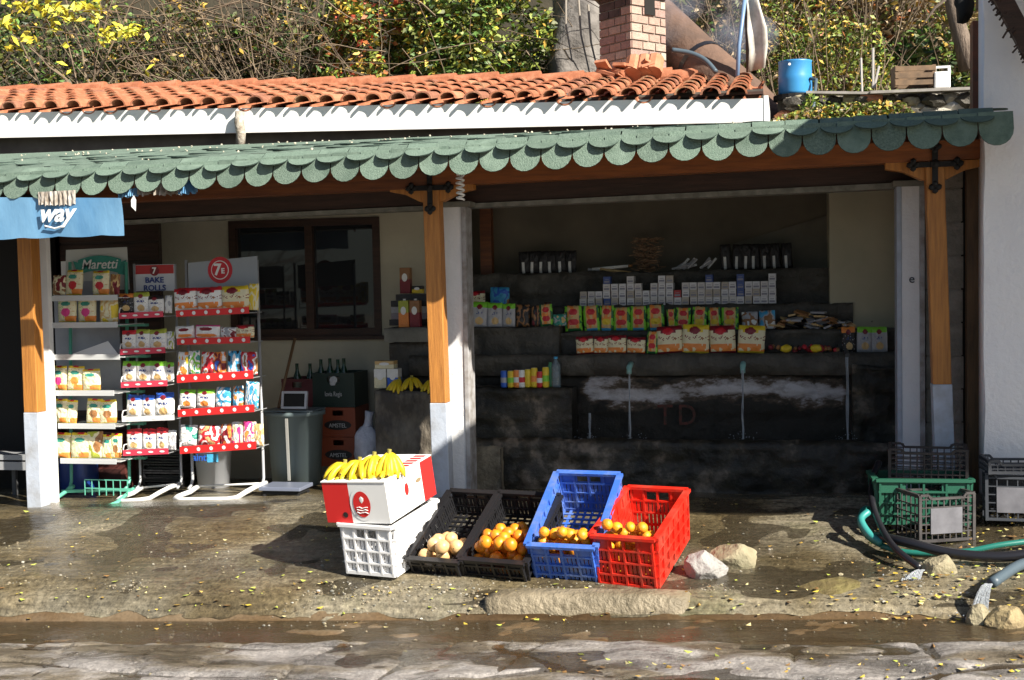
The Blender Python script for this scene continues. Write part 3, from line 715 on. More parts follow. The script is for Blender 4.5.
# stone pillar left of the middle post
z1 = Z(391, 8.25, 400); PIER = z1
course(X(373, 8.25), X(440, 8.25) + .06, 8.25, 8.7, .05, z1, M('pillar_stone', (.055, .045, .036), .6, col2=(.30, .26, .20), scale=5, bump=1, bscale=15, stretch=(1, 1, .6), ramp=(.42, .75)), 'stone_pier', seed=20, amp=.02)
z2 = Z(328, 8.6, 400)
course(X(388, 8.6), X(470, 8.6), 8.62, 8.95, z1 - .02, z2 - .11, darkstone, 'stone_pier', seed=21, amp=.025)
course(X(384, 8.57), X(462, 8.57), 8.57, 8.95, z2 - .10, z2, concrete, 'ledge', seed=22, amp=.02)
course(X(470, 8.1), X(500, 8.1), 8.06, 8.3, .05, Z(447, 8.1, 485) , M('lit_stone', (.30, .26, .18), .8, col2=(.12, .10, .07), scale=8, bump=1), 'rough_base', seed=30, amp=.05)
# spouts
teal = M('teal_pipe', (.22, .42, .38), .5)
for px, py in ((630, 366), (743, 365)):
    sp = MB(); p = P(px, py, 8.45); sp.tube([p + Vector((0, .08, .02)), p, p + Vector((0, -.06, -.01))], .019, teal, 10); sp.tube([p + Vector((0, -.05, -.005)), p + Vector((0, -.055, -.05))], .017, teal, 10)
    sp.build('spout', fo, smooth=True)
sp = MB(); p = P(847, 352, 8.42); sp.tube([p + Vector((0, .1, 0)), p + Vector((0, -.04, -.02))], .015, dgrey, 8); sp.build('spout', fo)
wat = M('running_water', (.75, .8, .85), .05, trans=.6, bump=.6, scale=30)
wq = MB()
for px, py, y, zb_ in ((630, 372, 8.39, .5), (743, 370, 8.39, .5), (847, 357, 8.38, .45), (590, 413, 8.45, .5)):
    p = P(px, py, y); L_ = p.z - zb_
    for k in range(7):
        j = U(-.008, .008); pts = [(p.x + j + U(-.004, .004), p.y - .03 * sqrt(max(0, t / 6)) - .006 * k, p.z - L_ * t / 6) for t in range(7)]
        if R_() < .8: wq.tube(pts, U(.0015, .0032), wat, 5)
for k in range(120):
    px = random.choice((630, 743, 847, 590)); p = P(px + random.gauss(0, 8), 440, 8.36)
    wq.blob((p.x, p.y + U(-.05, .05), .5 + abs(random.gauss(0, .03))), U(.002, .004), wat, k, 0, 1)
q = MB()
o = wq.build('water', None); struct(o, 'stuff', 'thin jets of water running from the fountain spouts')
q.quad((-2.1, 8.23, .475), (FXR, 8.23, .475), (FXR, 8.58, .475), (-2.1, 8.58, .475), M('trough_water', (.01, .011, .009), .05, bump=.4, scale=12)); struct(q.build('trough_water'), 'structure')

# ------------------------------------------------------------------ packaged goods
def C(r, g, b): return (r, g, b)
pk = {}
def K(name, c, rough=.38): 
    if name not in pk: pk[name] = M('print_' + name, c, rough, bump=.35, scale=20, bscale=55)
    return pk[name]
W_ = K('white', (.78, .78, .75)); RED = K('red', (.55, .02, .03)); DRED = K('dark_red', (.20, .012, .02)); YEL = K('yellow', (.75, .55, .03)); ORG = K('orange', (.80, .26, .05)); GRN = K('green', (.22, .60, .04)); OLV = K('olive', (.38, .42, .05)); BLU = K('blue', (.03, .12, .55)); BLK = K('black', (.02, .018, .018)); CRM = K('cream', (.74, .68, .45)); BRN = K('brown', (.30, .14, .05)); TEA = K('teal', (.04, .28, .22)); LBL = K('light_blue', (.06, .35, .60)); PNK = K('pink', (.70, .05, .25)); TAN = K('tan', (.62, .42, .18)); DGR = K('dark_green', (.02, .14, .05)); GRY = K('grey', (.4, .4, .42)); DBL = K('dark_blue', (.02, .05, .22))
def bag(x0, x1, z0, z1, y, spec, label, cat='snack bag', group=None, lean=None, name='snack_bag', deep=None, tw=0):
    """pillow bag: a bulged pouch with crimped seals, the print set by spec(u, v) -> material; u, v in 0..1 from lower left"""
    w_ = (x1 - x0) * 1.08; h_ = (z1 - z0) * 1.10; d_ = deep or min(.07, w_ * .42); nx, nz_ = 24, 30
    q = MB(); lean = U(-.06, .06) if lean is None else lean
    sd_ = R_() * 50; twist = U(-.05, .05)
    def pt(i, j, side):
        u = i / nx; v = j / nz_; a = u * 2 - 1; b = v * 2 - 1
        bul = (max(0, 1 - abs(a) ** 2.6)) ** .5 * (max(0, 1 - abs(b) ** 4)) ** .7
        cr = .006 * noise.noise(Vector((u * 5 + sd_, v * 6, side))) + .003 * noise.noise(Vector((u * 14 + sd_, v * 13, side)))
        wid = 1 - .05 * (1 - b * b) * 0 - .04 * abs(b) ** 6 + (.03 * noise.noise(Vector((sd_, v * 4, 0))))
        yy = side * (d_ / 2) * bul + cr * bul
        zz = v * h_ + (.004 * noise.noise(Vector((u * 6, sd_, 1))) if j in (nz_,) else 0)
        return Vector((a * w_ / 2 * wid + twist * d_ * v, yy, zz))
    for side in (-1, 1):
        vv = [pt(i, j, side) for j in range(nz_ + 1) for i in range(nx + 1)]; base = len(q.v); q.v += [tuple(p) for p in vv]
        for j in range(nz_):
            for i in range(nx):
                u, v = (i + .5) / nx, (j + .5) / nz_
                f = (j * (nx + 1) + i, j * (nx + 1) + i + 1, (j + 1) * (nx + 1) + i + 1, (j + 1) * (nx + 1) + i)
                if side > 0: f = f[::-1]
                q.f.append(tuple(k + base for k in f)); q.m.append(q.mi(spec(u, v)))
    o = q.build(name, None, smooth=True, loc=((x0 + x1) / 2, y, z0), rot=(-.06 - R_() * .05, lean, U(-.12, .12)))
    return tag(o, label, cat, group)
def in_e(u, v, cu, cv, ru, rv): return ((u - cu) / ru) ** 2 + ((v - cv) / rv) ** 2 < 1
def sp_roll(top, body=None, blob_=None):
    body = body or W_; blob_ = blob_ or TAN
    def f(u, v):
        if in_e(u, v, .5, .80, .16, .10): return DRED
        if v > .76 + .05 * abs(u - .5): return top
        if in_e(u, v, .52, .24, .24, .15): return blob_
        if in_e(u, v, .5, .55, .26, .06): return DBL if (body is W_) == (noise.noise(Vector((u * 30, v * 9, 0))) > -.15) else body
        if noise.noise(Vector((u * 16, v * 24, 3))) > .42: return GRY
        return body
    return f
def sp_seven(top, bottom=None):
    def f(u, v):
        if in_e(u, v, .45, .80, .20, .13): return DRED if top is not DRED else RED
        if v > .82 - .10 * (abs(u - .45) < .3): return top
        if v < .08: return bottom or top
        if v < .34 and noise.noise(Vector((u * 6, v * 6, 1))) > -.15: return ORG
        if in_e(u, v, .72, .52, .07, .04): return BRN
        if .46 < v < .62 and noise.noise(Vector((u * 22, v * 34, 3))) > .25: return DRED
        return CRM if top in (YEL, DRED) else W_
    return f
def sp_mar(a_=RED):
    def f(u, v):
        if v > .93 and .35 < u < .65: return RED
        if v > .9 or v < .05: return YEL
        if in_e(u, v, .5, .72, .26, .09): return TEA
        if in_e(u, v, .52, .38, .25, .17): return a_
        if v < .22 and u > .45: return ORG
        if noise.noise(Vector((u * 14, v * 18, 3))) > .36: return GRN if u < .5 else TAN
        return CRM
    return f
def sp_green():
    s0 = R_() * 9
    def f(u, v):
        if u < .17 or u > .85: return GRN if noise.noise(Vector((u * 5, v * 5, s0))) > 0 else DGR
        if v < .1: return LBL if s0 > 4 else DGR
        if in_e(u, v, .5, .75, .25, .13): return RED
        if in_e(u, v, .5, .35, .3, .13): return YEL if s0 > 5 else RED
        return TAN if noise.noise(Vector((u * 5, v * 5, s0))) > -.1 else ORG
    return f
def sp_mix(*cs):
    s0 = R_() * 30
    def f(u, v):
        n = noise.noise(Vector((u * 3.2 + s0, v * 3.2, s0))); k = int((n + .55) / 1.1 * len(cs)); return cs[max(0, min(len(cs) - 1, k))]
    return f
def sp_pillow(edge, body, logo):
    def f(u, v):
        if v > .86 or u < .07: return edge
        if in_e(u, v, .5, .66, .27, .14): return logo
        if v < .3 and in_e(u, v, .5, .2, .4, .14): return ORG
        return body
    return f

def rack_items(y, rows, rackname, group, deepr=0):
    """rows: (shelf word, py_base, [(px0, px1, py_top, spec, look)])"""
    for word, pyb, items in rows:
        n = len(items)
        for k, (a, b, pt_, sp_, look) in enumerate(items):
            x0, x1 = X(a, y, pyb), X(b, y, pyb); z0, z1 = Z(pyb, y, (a + b) / 2), Z(pt_, y, (a + b) / 2)
            bag(x0, x1, z0, z1, y, sp_, '%s, %s from left, %s shelf of %s' % (look, ORD[k], word, rackname), group=group)
            for dd in range(deepr):
                pass

def rackframe(px0t, px0b, px1t, px1b, pyt0, pyb, y0, y1, m, root, rad=.009):
    """two bent side frames with feet"""
    for (a, b) in ((px0t, px0b), (px1t, px1b)):
        q = MB(); xt, xb = X(a, y1, pyt0), X(b, y1, pyb); zt_ = Z(pyt0, y1, a); g = gz(xb, y1) + .02
        q.tube([(xt, y1, zt_), (xb, y1, g + .09), (xb, y1 - .02, g + .05), (xb + .0, y1 - .07, g + .03)], rad, m, 8)
        q.build('upright', root, smooth=True)

# ---- rack one: green frame with clear shelves
Y1, Y1b = 7.86, 8.2
GMAR = 'crisp bread bags on the racks'
r1 = thing('display_rack', 'green framed display rack with clear shelves and a white sign, leftmost of three', 'display rack')
rackframe(70, 72, 126, 130, 262, 495, Y1 - .0, Y1b - .12, greenmetal, r1, .012)
q = MB(); q.box(X(62, Y1b), X(126, Y1b), Y1b - .09, Y1b - .08, .72, 1.65, M('rack_back', (.36, .38, .42), .5, col2=(.28, .3, .34), scale=3)); q.build('back_panel', r1)
clear = M('clear_shelf', (.62, .64, .64), .25, alpha=.75)
tops1 = [(297, 50, 119), (324, 52, 118), (356, 53, 119), (392, 54, 112), (425, 55, 112), (460, 56, 112)]
for py, a, b in tops1:
    q = MB(); z = Z(py, Y1 - .06, 85); x0, x1 = X(a, Y1 - .06), X(b, Y1 - .06)
    q.box(x0, x1 + .03, Y1 - .06, Y1b - .1, z - .012, z - .006, clear); q.box(x0, x1, Y1 - .066, Y1 - .06, z - .026, z + .012, clear)
    q.box(x0 + .25, x1 + .07, Y1b - .14, Y1b - .10, z - .03, z - .012, greenmetal)
    q.build('shelf', r1)
q = MB(); a, b = P(66, 250, Y1b - .1), P(127, 247, Y1b - .1); z0 = Z(290, Y1b - .1, 96); q.add([(a.x, Y1b - .1, a.z), (b.x, Y1b - .1, b.z), (b.x - .0, Y1b - .08, z0), (a.x - .03, Y1b - .08, z0)], [(3, 2, 1, 0)], M('sign_white', (.50, .52, .49), .5)); q.box(a.x - .06, a.x + .1, Y1b - .075, Y1b - .07, z0 - .3, a.z - .08, white_p)
hs = q.build('header_sign', r1)
q = MB(); cx_, cz_ = X(99, Y1b - .12, 265), Z(266, Y1b - .12, 99); n = 14; vv = []
for i in range(n + 1):
    t = i / n * 2 - 1; zz = .03 * (1 - t * t); vv += [(cx_ + t * .17, Y1b - .113, cz_ + zz + .045), (cx_ + t * .17, Y1b - .113, cz_ + zz - .06)]
q.add(vv, [(2 * i + 1, 2 * i + 3, 2 * i + 2, 2 * i) for i in range(n)], TEA)
for s_ in (-1, 1): q.add([(cx_ + s_ * .15, Y1b - .111, cz_ + .02), (cx_ + s_ * .21, Y1b - .111, cz_ + .04), (cx_ + s_ * .19, Y1b - .111, cz_ - .02), (cx_ + s_ * .22, Y1b - .111, cz_ - .07), (cx_ + s_ * .14, Y1b - .111, cz_ - .06)], [(0, 1, 2, 3, 4)[::s_]], TEA)
q.build('ribbon_logo', r1)
text('Maretti', .095, white_p, (cx_, Y1b - .12, cz_ + .01), r1, shear=.25, bold=.001)
q = MB(); g = gz(-5.1, 7.95)
q.tube([(X(128, 7.98, 495), 8.08, g + .07), (X(128, 7.9, 495), 7.75, g + .02), (X(122, 7.9, 495), 7.66, g + .0)], .014, greenmetal, 8)
q.tube([(X(66, 7.98, 495), 8.08, g + .07), (X(60, 7.9, 495), 7.75, g + .0), (X(52, 7.9, 500), 7.72, g - .0)], .014, greenmetal, 8)
q.bar((X(60, 7.95, 495), 7.98, g + .05), (X(130, 7.95, 495), 7.98, g + .07), .02, .02, greenmetal)
for z in (.09, .15): q.bar((X(85, 7.9, 490), 7.9, g + z), (X(128, 7.9, 490), 7.9, g + z), .006, .006, greenmetal)
for i in range(7): xx = X(85 + i * 7.1, 7.9, 490); q.bar((xx, 7.9, g + .04), (xx, 7.9, g + .15), .005, .005, greenmetal)
q.build('base_frame', r1)
q = MB(); q.add([P(72, 354, Y1), P(118, 354, Y1), P(108, 341, Y1 + .1)], [(0, 1, 2)], white_p); o = q.build('paper_sheet', None); tag(o, 'white paper sheet lying on an otherwise empty clear shelf', 'paper')
mk = lambda c: sp_mar(c)
lb = 'cream snack bag with teal and red print'
rack_items(Y1 + .02, [
    ('topmost', 295, [(53, 65, 277, sp_mix(BRN, CRM, DRED), 'brown and cream snack bag'), (66, 82, 272, mk(RED), lb), (93, 109, 273, mk(RED), lb), (110, 119, 276, sp_mix(BRN, TAN, DRED), 'dark turned snack bag')]),
    ('second', 322, [(59, 76, 299, mk(PNK), lb), (79, 96, 299, mk(PNK), lb), (101, 117, 300, sp_mix(CRM, TAN, CRM, YEL), 'yellowish leaning snack bag')]),
    ('fourth', 390, [(53, 67, 368, mk(PNK), lb), (68, 83, 368, mk(ORG), lb), (84, 100, 371, mk(CRM), 'pale cream snack bag')]),
    ('fifth', 423, [(55, 68, 401, mk(CRM), 'pale cream snack bag'), (66, 76, 402, mk(CRM), 'pale cream snack bag'), (87, 102, 401, mk(BRN), 'cream snack bag with brown print'), (101, 116, 402, mk(BRN), 'cream snack bag with brown print')]),
    ('lowest', 458, [(53, 70, 435, mk(CRM), 'pale cream snack bag'), (72, 91, 435, mk(CRM), 'pale leaning snack bag'), (89, 103, 434, sp_mix(OLV, CRM, BRN), 'olive snack bag'), (102, 112, 437, mk(CRM), 'pale cream snack bag'), (111, 121, 436, mk(BRN), 'cream snack bag with brown print')]),
], 'left rack', GMAR)

# ---- red tray racks
def tray(root, pxl, pxr, pyl, pyr, h, y, dep, m, nd, ywire=True, zig=False):
    q = MB(); A = P(pxl, pyl, y); B = P(pxr, pyr, y); hh = h / 148
    T0 = [(A.x, y, A.z), (B.x, y, B.z), (B.x, y, B.z + hh), (A.x, y, A.z + hh)]; T1 = [(p[0], y + .006, p[2]) for p in T0]
    q.add(T0 + T1, [(0, 1, 2, 3), (7, 6, 5, 4), (3, 2, 6, 7), (0, 4, 5, 1), (0, 3, 7, 4), (1, 5, 6, 2)], m)
    for k in range(nd):
        t = (k + .5) / nd; c = (A.x + (B.x - A.x) * t, y - .003, A.z + (B.z - A.z) * t + hh * .5)
        if zig:
            q.disc(c, .020, white_p, n=10, ry=.007)
        else:
            q.disc(c, .0135, white_p, n=10)
    o = q.build('price_strip', root)
    s = MB(); zl = A.z; zr = B.z
    for k in range(9):
        t = k / 8; x = A.x + (B.x - A.x) * t; z = zl + (zr - zl) * t + .005; s.bar((x, y + .01, z), (x, y + dep, z), .004, .004, metal)
    for yy in (y + .012, y + dep * .5, y + dep): s.bar((A.x, yy, zl + .002), (B.x, yy, zr + .002), .004, .004, metal)
    for xx, z in ((A.x, zl),):
        s.tube([(xx, y + .006, z), (xx, y + .006, z + .05), (xx, y + .02, z + .075), (xx, y + dep * .8, z + .075), (xx, y + dep, z + .06), (xx, y + dep, z)], .004, whitemetal, 5)
        s.bar((xx, y + .01, z + .035), (xx, y + dep, z + .035), .004, .004, whitemetal)
    s.build('wire_tray', root)
def runner(root, pxa, pxb, y, m, r=.016):
    g = gz(X(pxa, y, 490), y) - .005; q = MB(); xa, xb = X(pxa, y, 492), X(pxb, y, 488)
    q.tube([(xa + .03, y + .16, g + .055), (xa + .04, y + .08, g + .055), (xa + .03, y + .03, g + .04), (xa - .03, y - .03, g + .018), (xa - .02, y - .09, g + .012), (xa + .04, y - .12, g + .01),
            (xb - .20, y - .12, g + .022), (xb - .14, y - .10, g + .03), (xb - .10, y - .04, g + .06), (xb - .06, y + .03, g + .085), (xb - .04, y + .16, g + .09)], r, m, 8)
    q.bar((xa + .04, y + .15, g + .06), (xb - .04, y + .15, g + .09), .02, .012, m)
    q.build('base_runner', root, smooth=True)
# rack two
Y2 = 7.88
r2 = thing('display_rack', 'narrow wire display rack with a rolls sign, middle of the three racks', 'display rack')
rackframe(134, 141, 175, 182, 264, 495, Y2, Y2 + .19, metal, r2, .009)
for (a, b, pl, pr, h, mm) in [(119, 163, 319, 317, 6, red), (120, 165, 355, 353, 6, red), (121, 167, 388, 386, 6, red), (122, 174, 422, 420, 5, white_p), (123, 168, 456, 454, 6, red)]:
    tray(r2, a, b, pl, pr, h, Y2 - .04, .21, mm if mm is white_p else M('pinkish_strip', (.62, .05, .09), .4), 4, zig=True)
runner(r2, 127, 175, 7.92, whitemetal)
q = MB(); yh = Y2 + .18; a, b = P(135, 265, yh), P(174, 264, yh); z0 = Z(291, yh, 155)
q.box(a.x, b.x, yh, yh + .012, z0, a.z, M('sign_pale', (.55, .57, .60), .5)); q.box(a.x + .004, b.x - .004, yh - .002, yh, a.z - .065, a.z - .003, M('sign_red', (.42, .03, .03), .5))
q.disc(((a.x + b.x) / 2, yh - .004, a.z - .044), .036, DRED, n=18); q.build('header_sign', r2)
text('7', .06, white_p, ((a.x + b.x) / 2, yh - .008, a.z - .044), r2, bold=.002)
text('BAKE\nROLLS', .055, DBL, ((a.x + b.x) / 2, yh - .008, (a.z + z0) / 2 - .045), r2, bold=.001, sx=1.1)
def rr(y, word, pyb, pyt, tops, xs_, look, body=None):
    return (word, pyb, [(xs_[k], xs_[k + 1] - 1, pyt, sp_roll(tops[k], body), look[k]) for k in range(len(tops))])
G2 = 'bread chip bags on the narrow rack'
L = lambda c: 'white bag with %s top' % c
rack_items(Y2 + .03, [
    ('topmost', 313, [(120, 134, 295, sp_roll(ORG, BLK), 'black bag with orange top'), (135, 149, 294, sp_roll(OLV), L('olive')), (149, 164, 297, sp_roll(BLK), L('black')), (165, 172, 297, sp_mix(GRY, W_), 'grey sided bag')]),
    ('second', 349, [(123, 136, 332, sp_roll(RED), L('red')), (136, 150, 331, sp_roll(OLV), L('olive')), (151, 167, 331, sp_roll(OLV), L('olive')), (167, 174, 333, sp_mix(GRY, W_, OLV), 'grey sided bag')]),
    ('third', 382, [(123, 137, 363, sp_roll(GRN), L('green')), (137, 151, 363, sp_roll(GRN), L('green')), (151, 166, 363, sp_roll(GRN), L('green')), (166, 174, 364, sp_roll(GRN), L('green'))]),
    ('fourth', 417, [(127, 141, 397, sp_roll(BLU), L('blue')), (142, 155, 397, sp_roll(BLU), L('blue')), (156, 174, 395, sp_roll(BLU), L('blue'))]),
    ('lowest', 450, [(128, 142, 431, sp_roll(RED), L('red')), (143, 156, 431, sp_roll(RED), L('red')), (157, 168, 430, sp_roll(RED), L('red')), (168, 176, 432, sp_mix(GRY, W_), 'grey sided bag')]),
], 'narrow rack', G2)
# rack three
Y3 = 7.86
r3 = thing('display_rack', 'wide grey display rack with bright red strips and round red logo sign, right of three', 'display rack')
rackframe(186, 193, 257, 264, 260, 490, Y3, Y3 + .19, metal, r3, .011)
for (a, b, pl, pr, h) in [(176, 249, 317, 313.5, 6.5), (177, 250, 345, 343, 6.5), (177, 253, 383, 378.5, 8), (178, 254, 417, 412, 7.5), (180, 256, 454, 449, 7.5)]:
    tray(r3, a, b, pl, pr, h, Y3 - .04, .21, red, 6)
runner(r3, 184, 262, 7.90, whitemetal, .018)
q = MB(); yh = Y3 + .17; a, b = P(188, 263, yh), P(257, 256, yh); z0 = Z(291, yh, 188); z1_ = Z(287, yh, 257)
q.add([(a.x, yh, z0), (b.x, yh, z1_), (b.x, yh, b.z), (a.x, yh, a.z)] + [(a.x, yh + .012, z0), (b.x, yh + .012, z1_), (b.x, yh + .012, b.z), (a.x, yh + .012, a.z)], [(0, 1, 2, 3), (7, 6, 5, 4), (0, 3, 7, 4), (1, 5, 6, 2), (3, 2, 6, 7)], M('sign_silver', (.30, .33, .36), .45))
c_ = P(220, 270, yh - .004); q.disc((c_.x, yh - .003, c_.z), .092, RED, n=24); q.disc((c_.x, yh - .005, c_.z), .066, white_p, n=24); q.disc((c_.x, yh - .007, c_.z), .060, RED, n=24)
q.build('header_sign', r3)
text('7', .11, white_p, (c_.x - .016, yh - .011, c_.z), r3, bold=.003); text('E', .05, white_p, (c_.x + .024, yh - .011, c_.z - .008), r3, bold=.002)
GS = 'snack bags on the wide rack'
rack_items(Y3 + .03, [
    ('topmost', 310, [(176, 197, 290, sp_seven(RED, W_), 'white bag with red top'), (199, 222, 289, sp_seven(RED, W_), 'white bag with red top'), (223, 249, 288, sp_seven(YEL, YEL), 'yellow topped cream bag'), (249, 258, 286, sp_mix(YEL, CRM, YEL), 'yellow side turned bag')]),
    ('second', 338, [(177, 194, 327, sp_pillow(W_, W_, DRED), 'small white bag with dark red logo'), (196, 219, 326, sp_pillow(PNK, W_, DRED), 'small white bag with pink edge'), (221, 236, 328, sp_mix(GRY, W_, DRED), 'small grey bag'), (237, 254, 326, sp_seven(DRED, CRM), 'cream bag with dark red top')]),
    ('third', 375, [(178, 188, 354, sp_mix(YEL, W_, ORG), 'white and yellow bag'), (189, 200, 353, sp_mix(W_, GRN, W_, TEA), 'white and green bag'), (201, 213, 354, sp_mix(DRED, RED, W_, ORG), 'red bag'), (214, 226, 354, sp_mix(BLU, DRED, ORG, W_), 'dark red and blue bag'), (228, 240, 353, sp_mix(W_, LBL, BLK), 'blue and white bag'), (242, 257, 354, sp_mix(BLU, RED, W_, BRN), 'blue and brown bag')]),
    ('fourth', 408, [(180, 195, 391, sp_roll(GRN, W_, ORG), 'white bag with green top'), (197, 214, 391, sp_roll(GRN, W_, ORG), 'white bag with green top'), (216, 230, 389, sp_mix(W_, LBL, W_), 'light blue and white bag'), (233, 243, 388, sp_mix(BRN, LBL, W_, ORG), 'brown and blue bag'), (245, 258, 384, sp_mix(LBL, W_, LBL, W_), 'tall light blue bag')]),
    ('lowest', 446, [(181, 197, 427, sp_mix(TEA, W_, W_), 'pale mint bag'), (199, 219, 427, sp_mix(RED, W_, RED, TAN), 'bright red bag'), (221, 233, 426, sp_mix(ORG, DRED, W_), 'orange and red bag'), (233, 243, 424, sp_mix(PNK, CRM, W_), 'pink and cream bag'), (243, 255, 424, sp_mix(ORG, W_, PNK, CRM), 'orange topped bag'), (254, 264, 426, sp_mix(CRM, TAN, W_), 'pale tan bag')]),
], 'wide rack', GS)

# ---- things behind and under the racks
def lathe_thing(name, label, cat, loc, prof, m, n=20, group=None):
    q = MB(); q.lathe(prof, m, n); o = q.build(name, None, smooth=True, loc=loc); return tag(o, label, cat, group)
bp_ = thing('paint_bucket', 'white paint bucket with blue print standing under the wide rack', 'bucket', (X(214, 8.5, 480), 8.5, gz(-4, 8.5)))
q = MB(); q.lathe([(0, 0), (.115, 0), (.135, .27), (.142, .27), (.142, .30), (.128, .30), (.125, .28), (0, .27)], M('bucket_white', (.68, .71, .76), .4), 24); q.build('pail', bp_, smooth=True)
q = MB()
for k in range(-4, 5):
    a = -pi / 2 + k * .14
    for (z0, z1, m, kk) in ((.20, .26, LBL, 0),):
        if (m is LBL and k > 0) or (m is BLK and abs(k) < 4):
            v = [(cos(a + d) * rr_, sin(a + d) * rr_, z) for d, z, rr_ in ((0, z0, .1285 + .02 * z0 / .27), (.14, z0, .1285 + .02 * z0 / .27), (.14, z1, .1285 + .02 * z1 / .27), (0, z1, .1285 + .02 * z1 / .27))]
            q.add(v, [(0, 1, 2, 3)], m)
q.build('printed_label', bp_); text('aint', .075, BLU, (-.04, -.145, .235), bp_, bold=.001)
lathe_thing('blue_barrel', 'dark blue plastic barrel in the shade behind the green rack base', 'barrel', (X(75, 8.3, 480), 8.36, gz(-5, 8.3)), [(0, 0), (.13, 0), (.14, .02), (.14, .3), (.12, .33), (0, .33)], M('barrel_blue', (.01, .04, .2), .4))
# ------------------------------------------------------------------ lattice crates
def crate_part(q, L, Wd, H, m, slots=6, rows=3, front_handle=True, panel=False, t=.012, taper=.015):
    """open lattice crate, origin at the middle of the base; long axis along y"""
    def face(A, B, n, handle):
        A = Vector(A); B = Vector(B); d = B - A; Lf = d.length; d.normalize(); nrm = Vector((d.y, -d.x, 0))
        def pt(s, z): 
            return A + d * s + nrm * (taper * z / H) + Vector((0, 0, z))
        def rib(s, z0, z1, w_, tt=.02): q.bar(pt(s, z0), pt(s, z1), w_, tt, m, upv=nrm)
        def hb(z, s0, s1, h_, tt=.016): q.bar(pt(s0, z), pt(s1, z), tt, h_, m)
        hb(.010, 0, Lf, .02, .018); hb(H - .008, -.014, Lf + .014, .016, .034)
        # thin inner perforated web
        nsl = int(Lf / .022)
        for k in range(1, nsl): 
            s = Lf * k / nsl
            q.bar(pt(s, .02) - nrm * .004, pt(s, H * .70) - nrm * .004, .0165, .003, m, upv=nrm)
        for k in range(n + 1): rib(Lf * k / n if 0 < k < n else (.008 if k == 0 else Lf - .008), .01, H - .01, .011)
        for r in range(1, rows + 1):
            z = H * .72 * r / rows; hb(z, 0, Lf, .010, .020)
        if handle:
            hw = Lf * .20
            for s0, s1 in ((0, Lf / 2 - hw), (Lf / 2 + hw, Lf)): q.bar(pt(s0, H * .84), pt(s1, H * .84), .006, H * .25, m)
            hb(H * .93, 0, Lf, .018, .006)
        else: q.bar(pt(0, H * .85), pt(Lf, H * .85), .006, H * .25, m)
    w2, l2 = Wd / 2, L / 2
    face((-w2, -l2, 0), (w2, -l2, 0), 4, True); face((w2, -l2, 0), (w2, l2, 0), slots, False)
    face((w2, l2, 0), (-w2, l2, 0), 4, True); face((-w2, l2, 0), (-w2, -l2, 0), slots, False)
def crate_floor(q, L, Wd, m):
    n = 14
    for k in range(n + 1): y = -L / 2 + L * k / n; q.bar((-Wd / 2, y, .008), (Wd / 2, y, .008), .014, .008, m)
    for k in range(9): x = -Wd / 2 + Wd * k / 8; q.bar((x, -L / 2, .005), (x, L / 2, .005), .014, .006, m)
def make_crate(name, label, front, yaw, pitch, L, Wd, H, m, rollx=0, group=None, slots=6, rows=3, bevel=0):
    """front: world point of the middle of the front bottom edge"""
    R = Euler((pitch, rollx, yaw), 'XYZ').to_matrix()
    loc = Vector(front) + R @ Vector((0, L / 2, 0))
    th = thing(name, label, 'crate', loc, (pitch, rollx, yaw), group)
    q = MB(); crate_part(q, L, Wd, H, m, slots, rows); q.build('side_lattice', th)
    q = MB(); crate_floor(q, L, Wd, m); q.build('base_grid', th)
    return th, R, loc
whitepl = M('white_plastic', (.78, .78, .78), .4); redpl = M('red_plastic', (.66, .022, .010), .42, col2=(.36, .07, .045), scale=9, ramp=(.45, .75), bump=.15, bscale=40); bluepl = M('blue_plastic', (.045, .14, .55), .42, col2=(.15, .21, .38), scale=9, ramp=(.45, .75), bump=.15, bscale=40)
greenpl = M('green_plastic', (.015, .10, .06), .5)
GC = 'fruit crates standing on the wet pavement'
def front_at(pxa, pxb, py, y): return (P(pxa, py, y) + P(pxb, py, y)) / 2
def ontoground(v, dz=0): return Vector((v.x, v.y, gz(v.x, v.y) + dz))
fr_ = front_at(600, 657, 587, 6.3)
redc = make_crate('plastic_crate', 'bright red lattice crate of oranges, rightmost of the fruit crates', fr_, radians(-11), radians(14), .60, .315, .29, redpl, group=GC)
fb_ = front_at(538, 598, 583, 6.36)
bluc = make_crate('plastic_crate', 'blue lattice crate of oranges tilted up beside the red crate', fb_, radians(-6), radians(27), .61, .335, .26, bluepl, group=GC)
f2_ = front_at(466, 531, 583, 6.36)
blk2 = make_crate('plastic_crate', 'black low crate of oranges next to the blue crate', f2_, radians(-11), radians(27), .56, .35, .165, black, group=GC, rows=2)
f1_ = front_at(414, 466, 581, 6.40)
blk1 = make_crate('plastic_crate', 'black low crate of onions beside the white crate', f1_, radians(-11), radians(27), .58, .29, .16, black, group=GC, rows=2)
fw_ = front_at(342, 401, 575, 6.32)
whc = make_crate('plastic_crate', 'white lattice crate standing under the banana box', fw_, radians(-12), radians(7), .48, .30, .285, whitepl, group=GC, slots=5)
# propping bricks under the tilted crates
for (cr, nm, d_) in ((redc, 'the red crate', .60), (bluc, 'the blue crate', .60), (blk2, 'the orange-filled black crate', .56), (blk1, 'the onion crate', .58)):
    p = cr[2] + cr[1] @ Vector((0, d_ * .32, 0)); g = gz(p.x, p.y); h = p.z - .02 - g
    if h > .02:
        q = MB(); q.box(-.11, .11, -.05, .05, -.03, h, concrete); tag(q.build('prop_block', loc=(p.x, p.y, g)), 'small concrete block propping up the back of ' + nm, 'block')

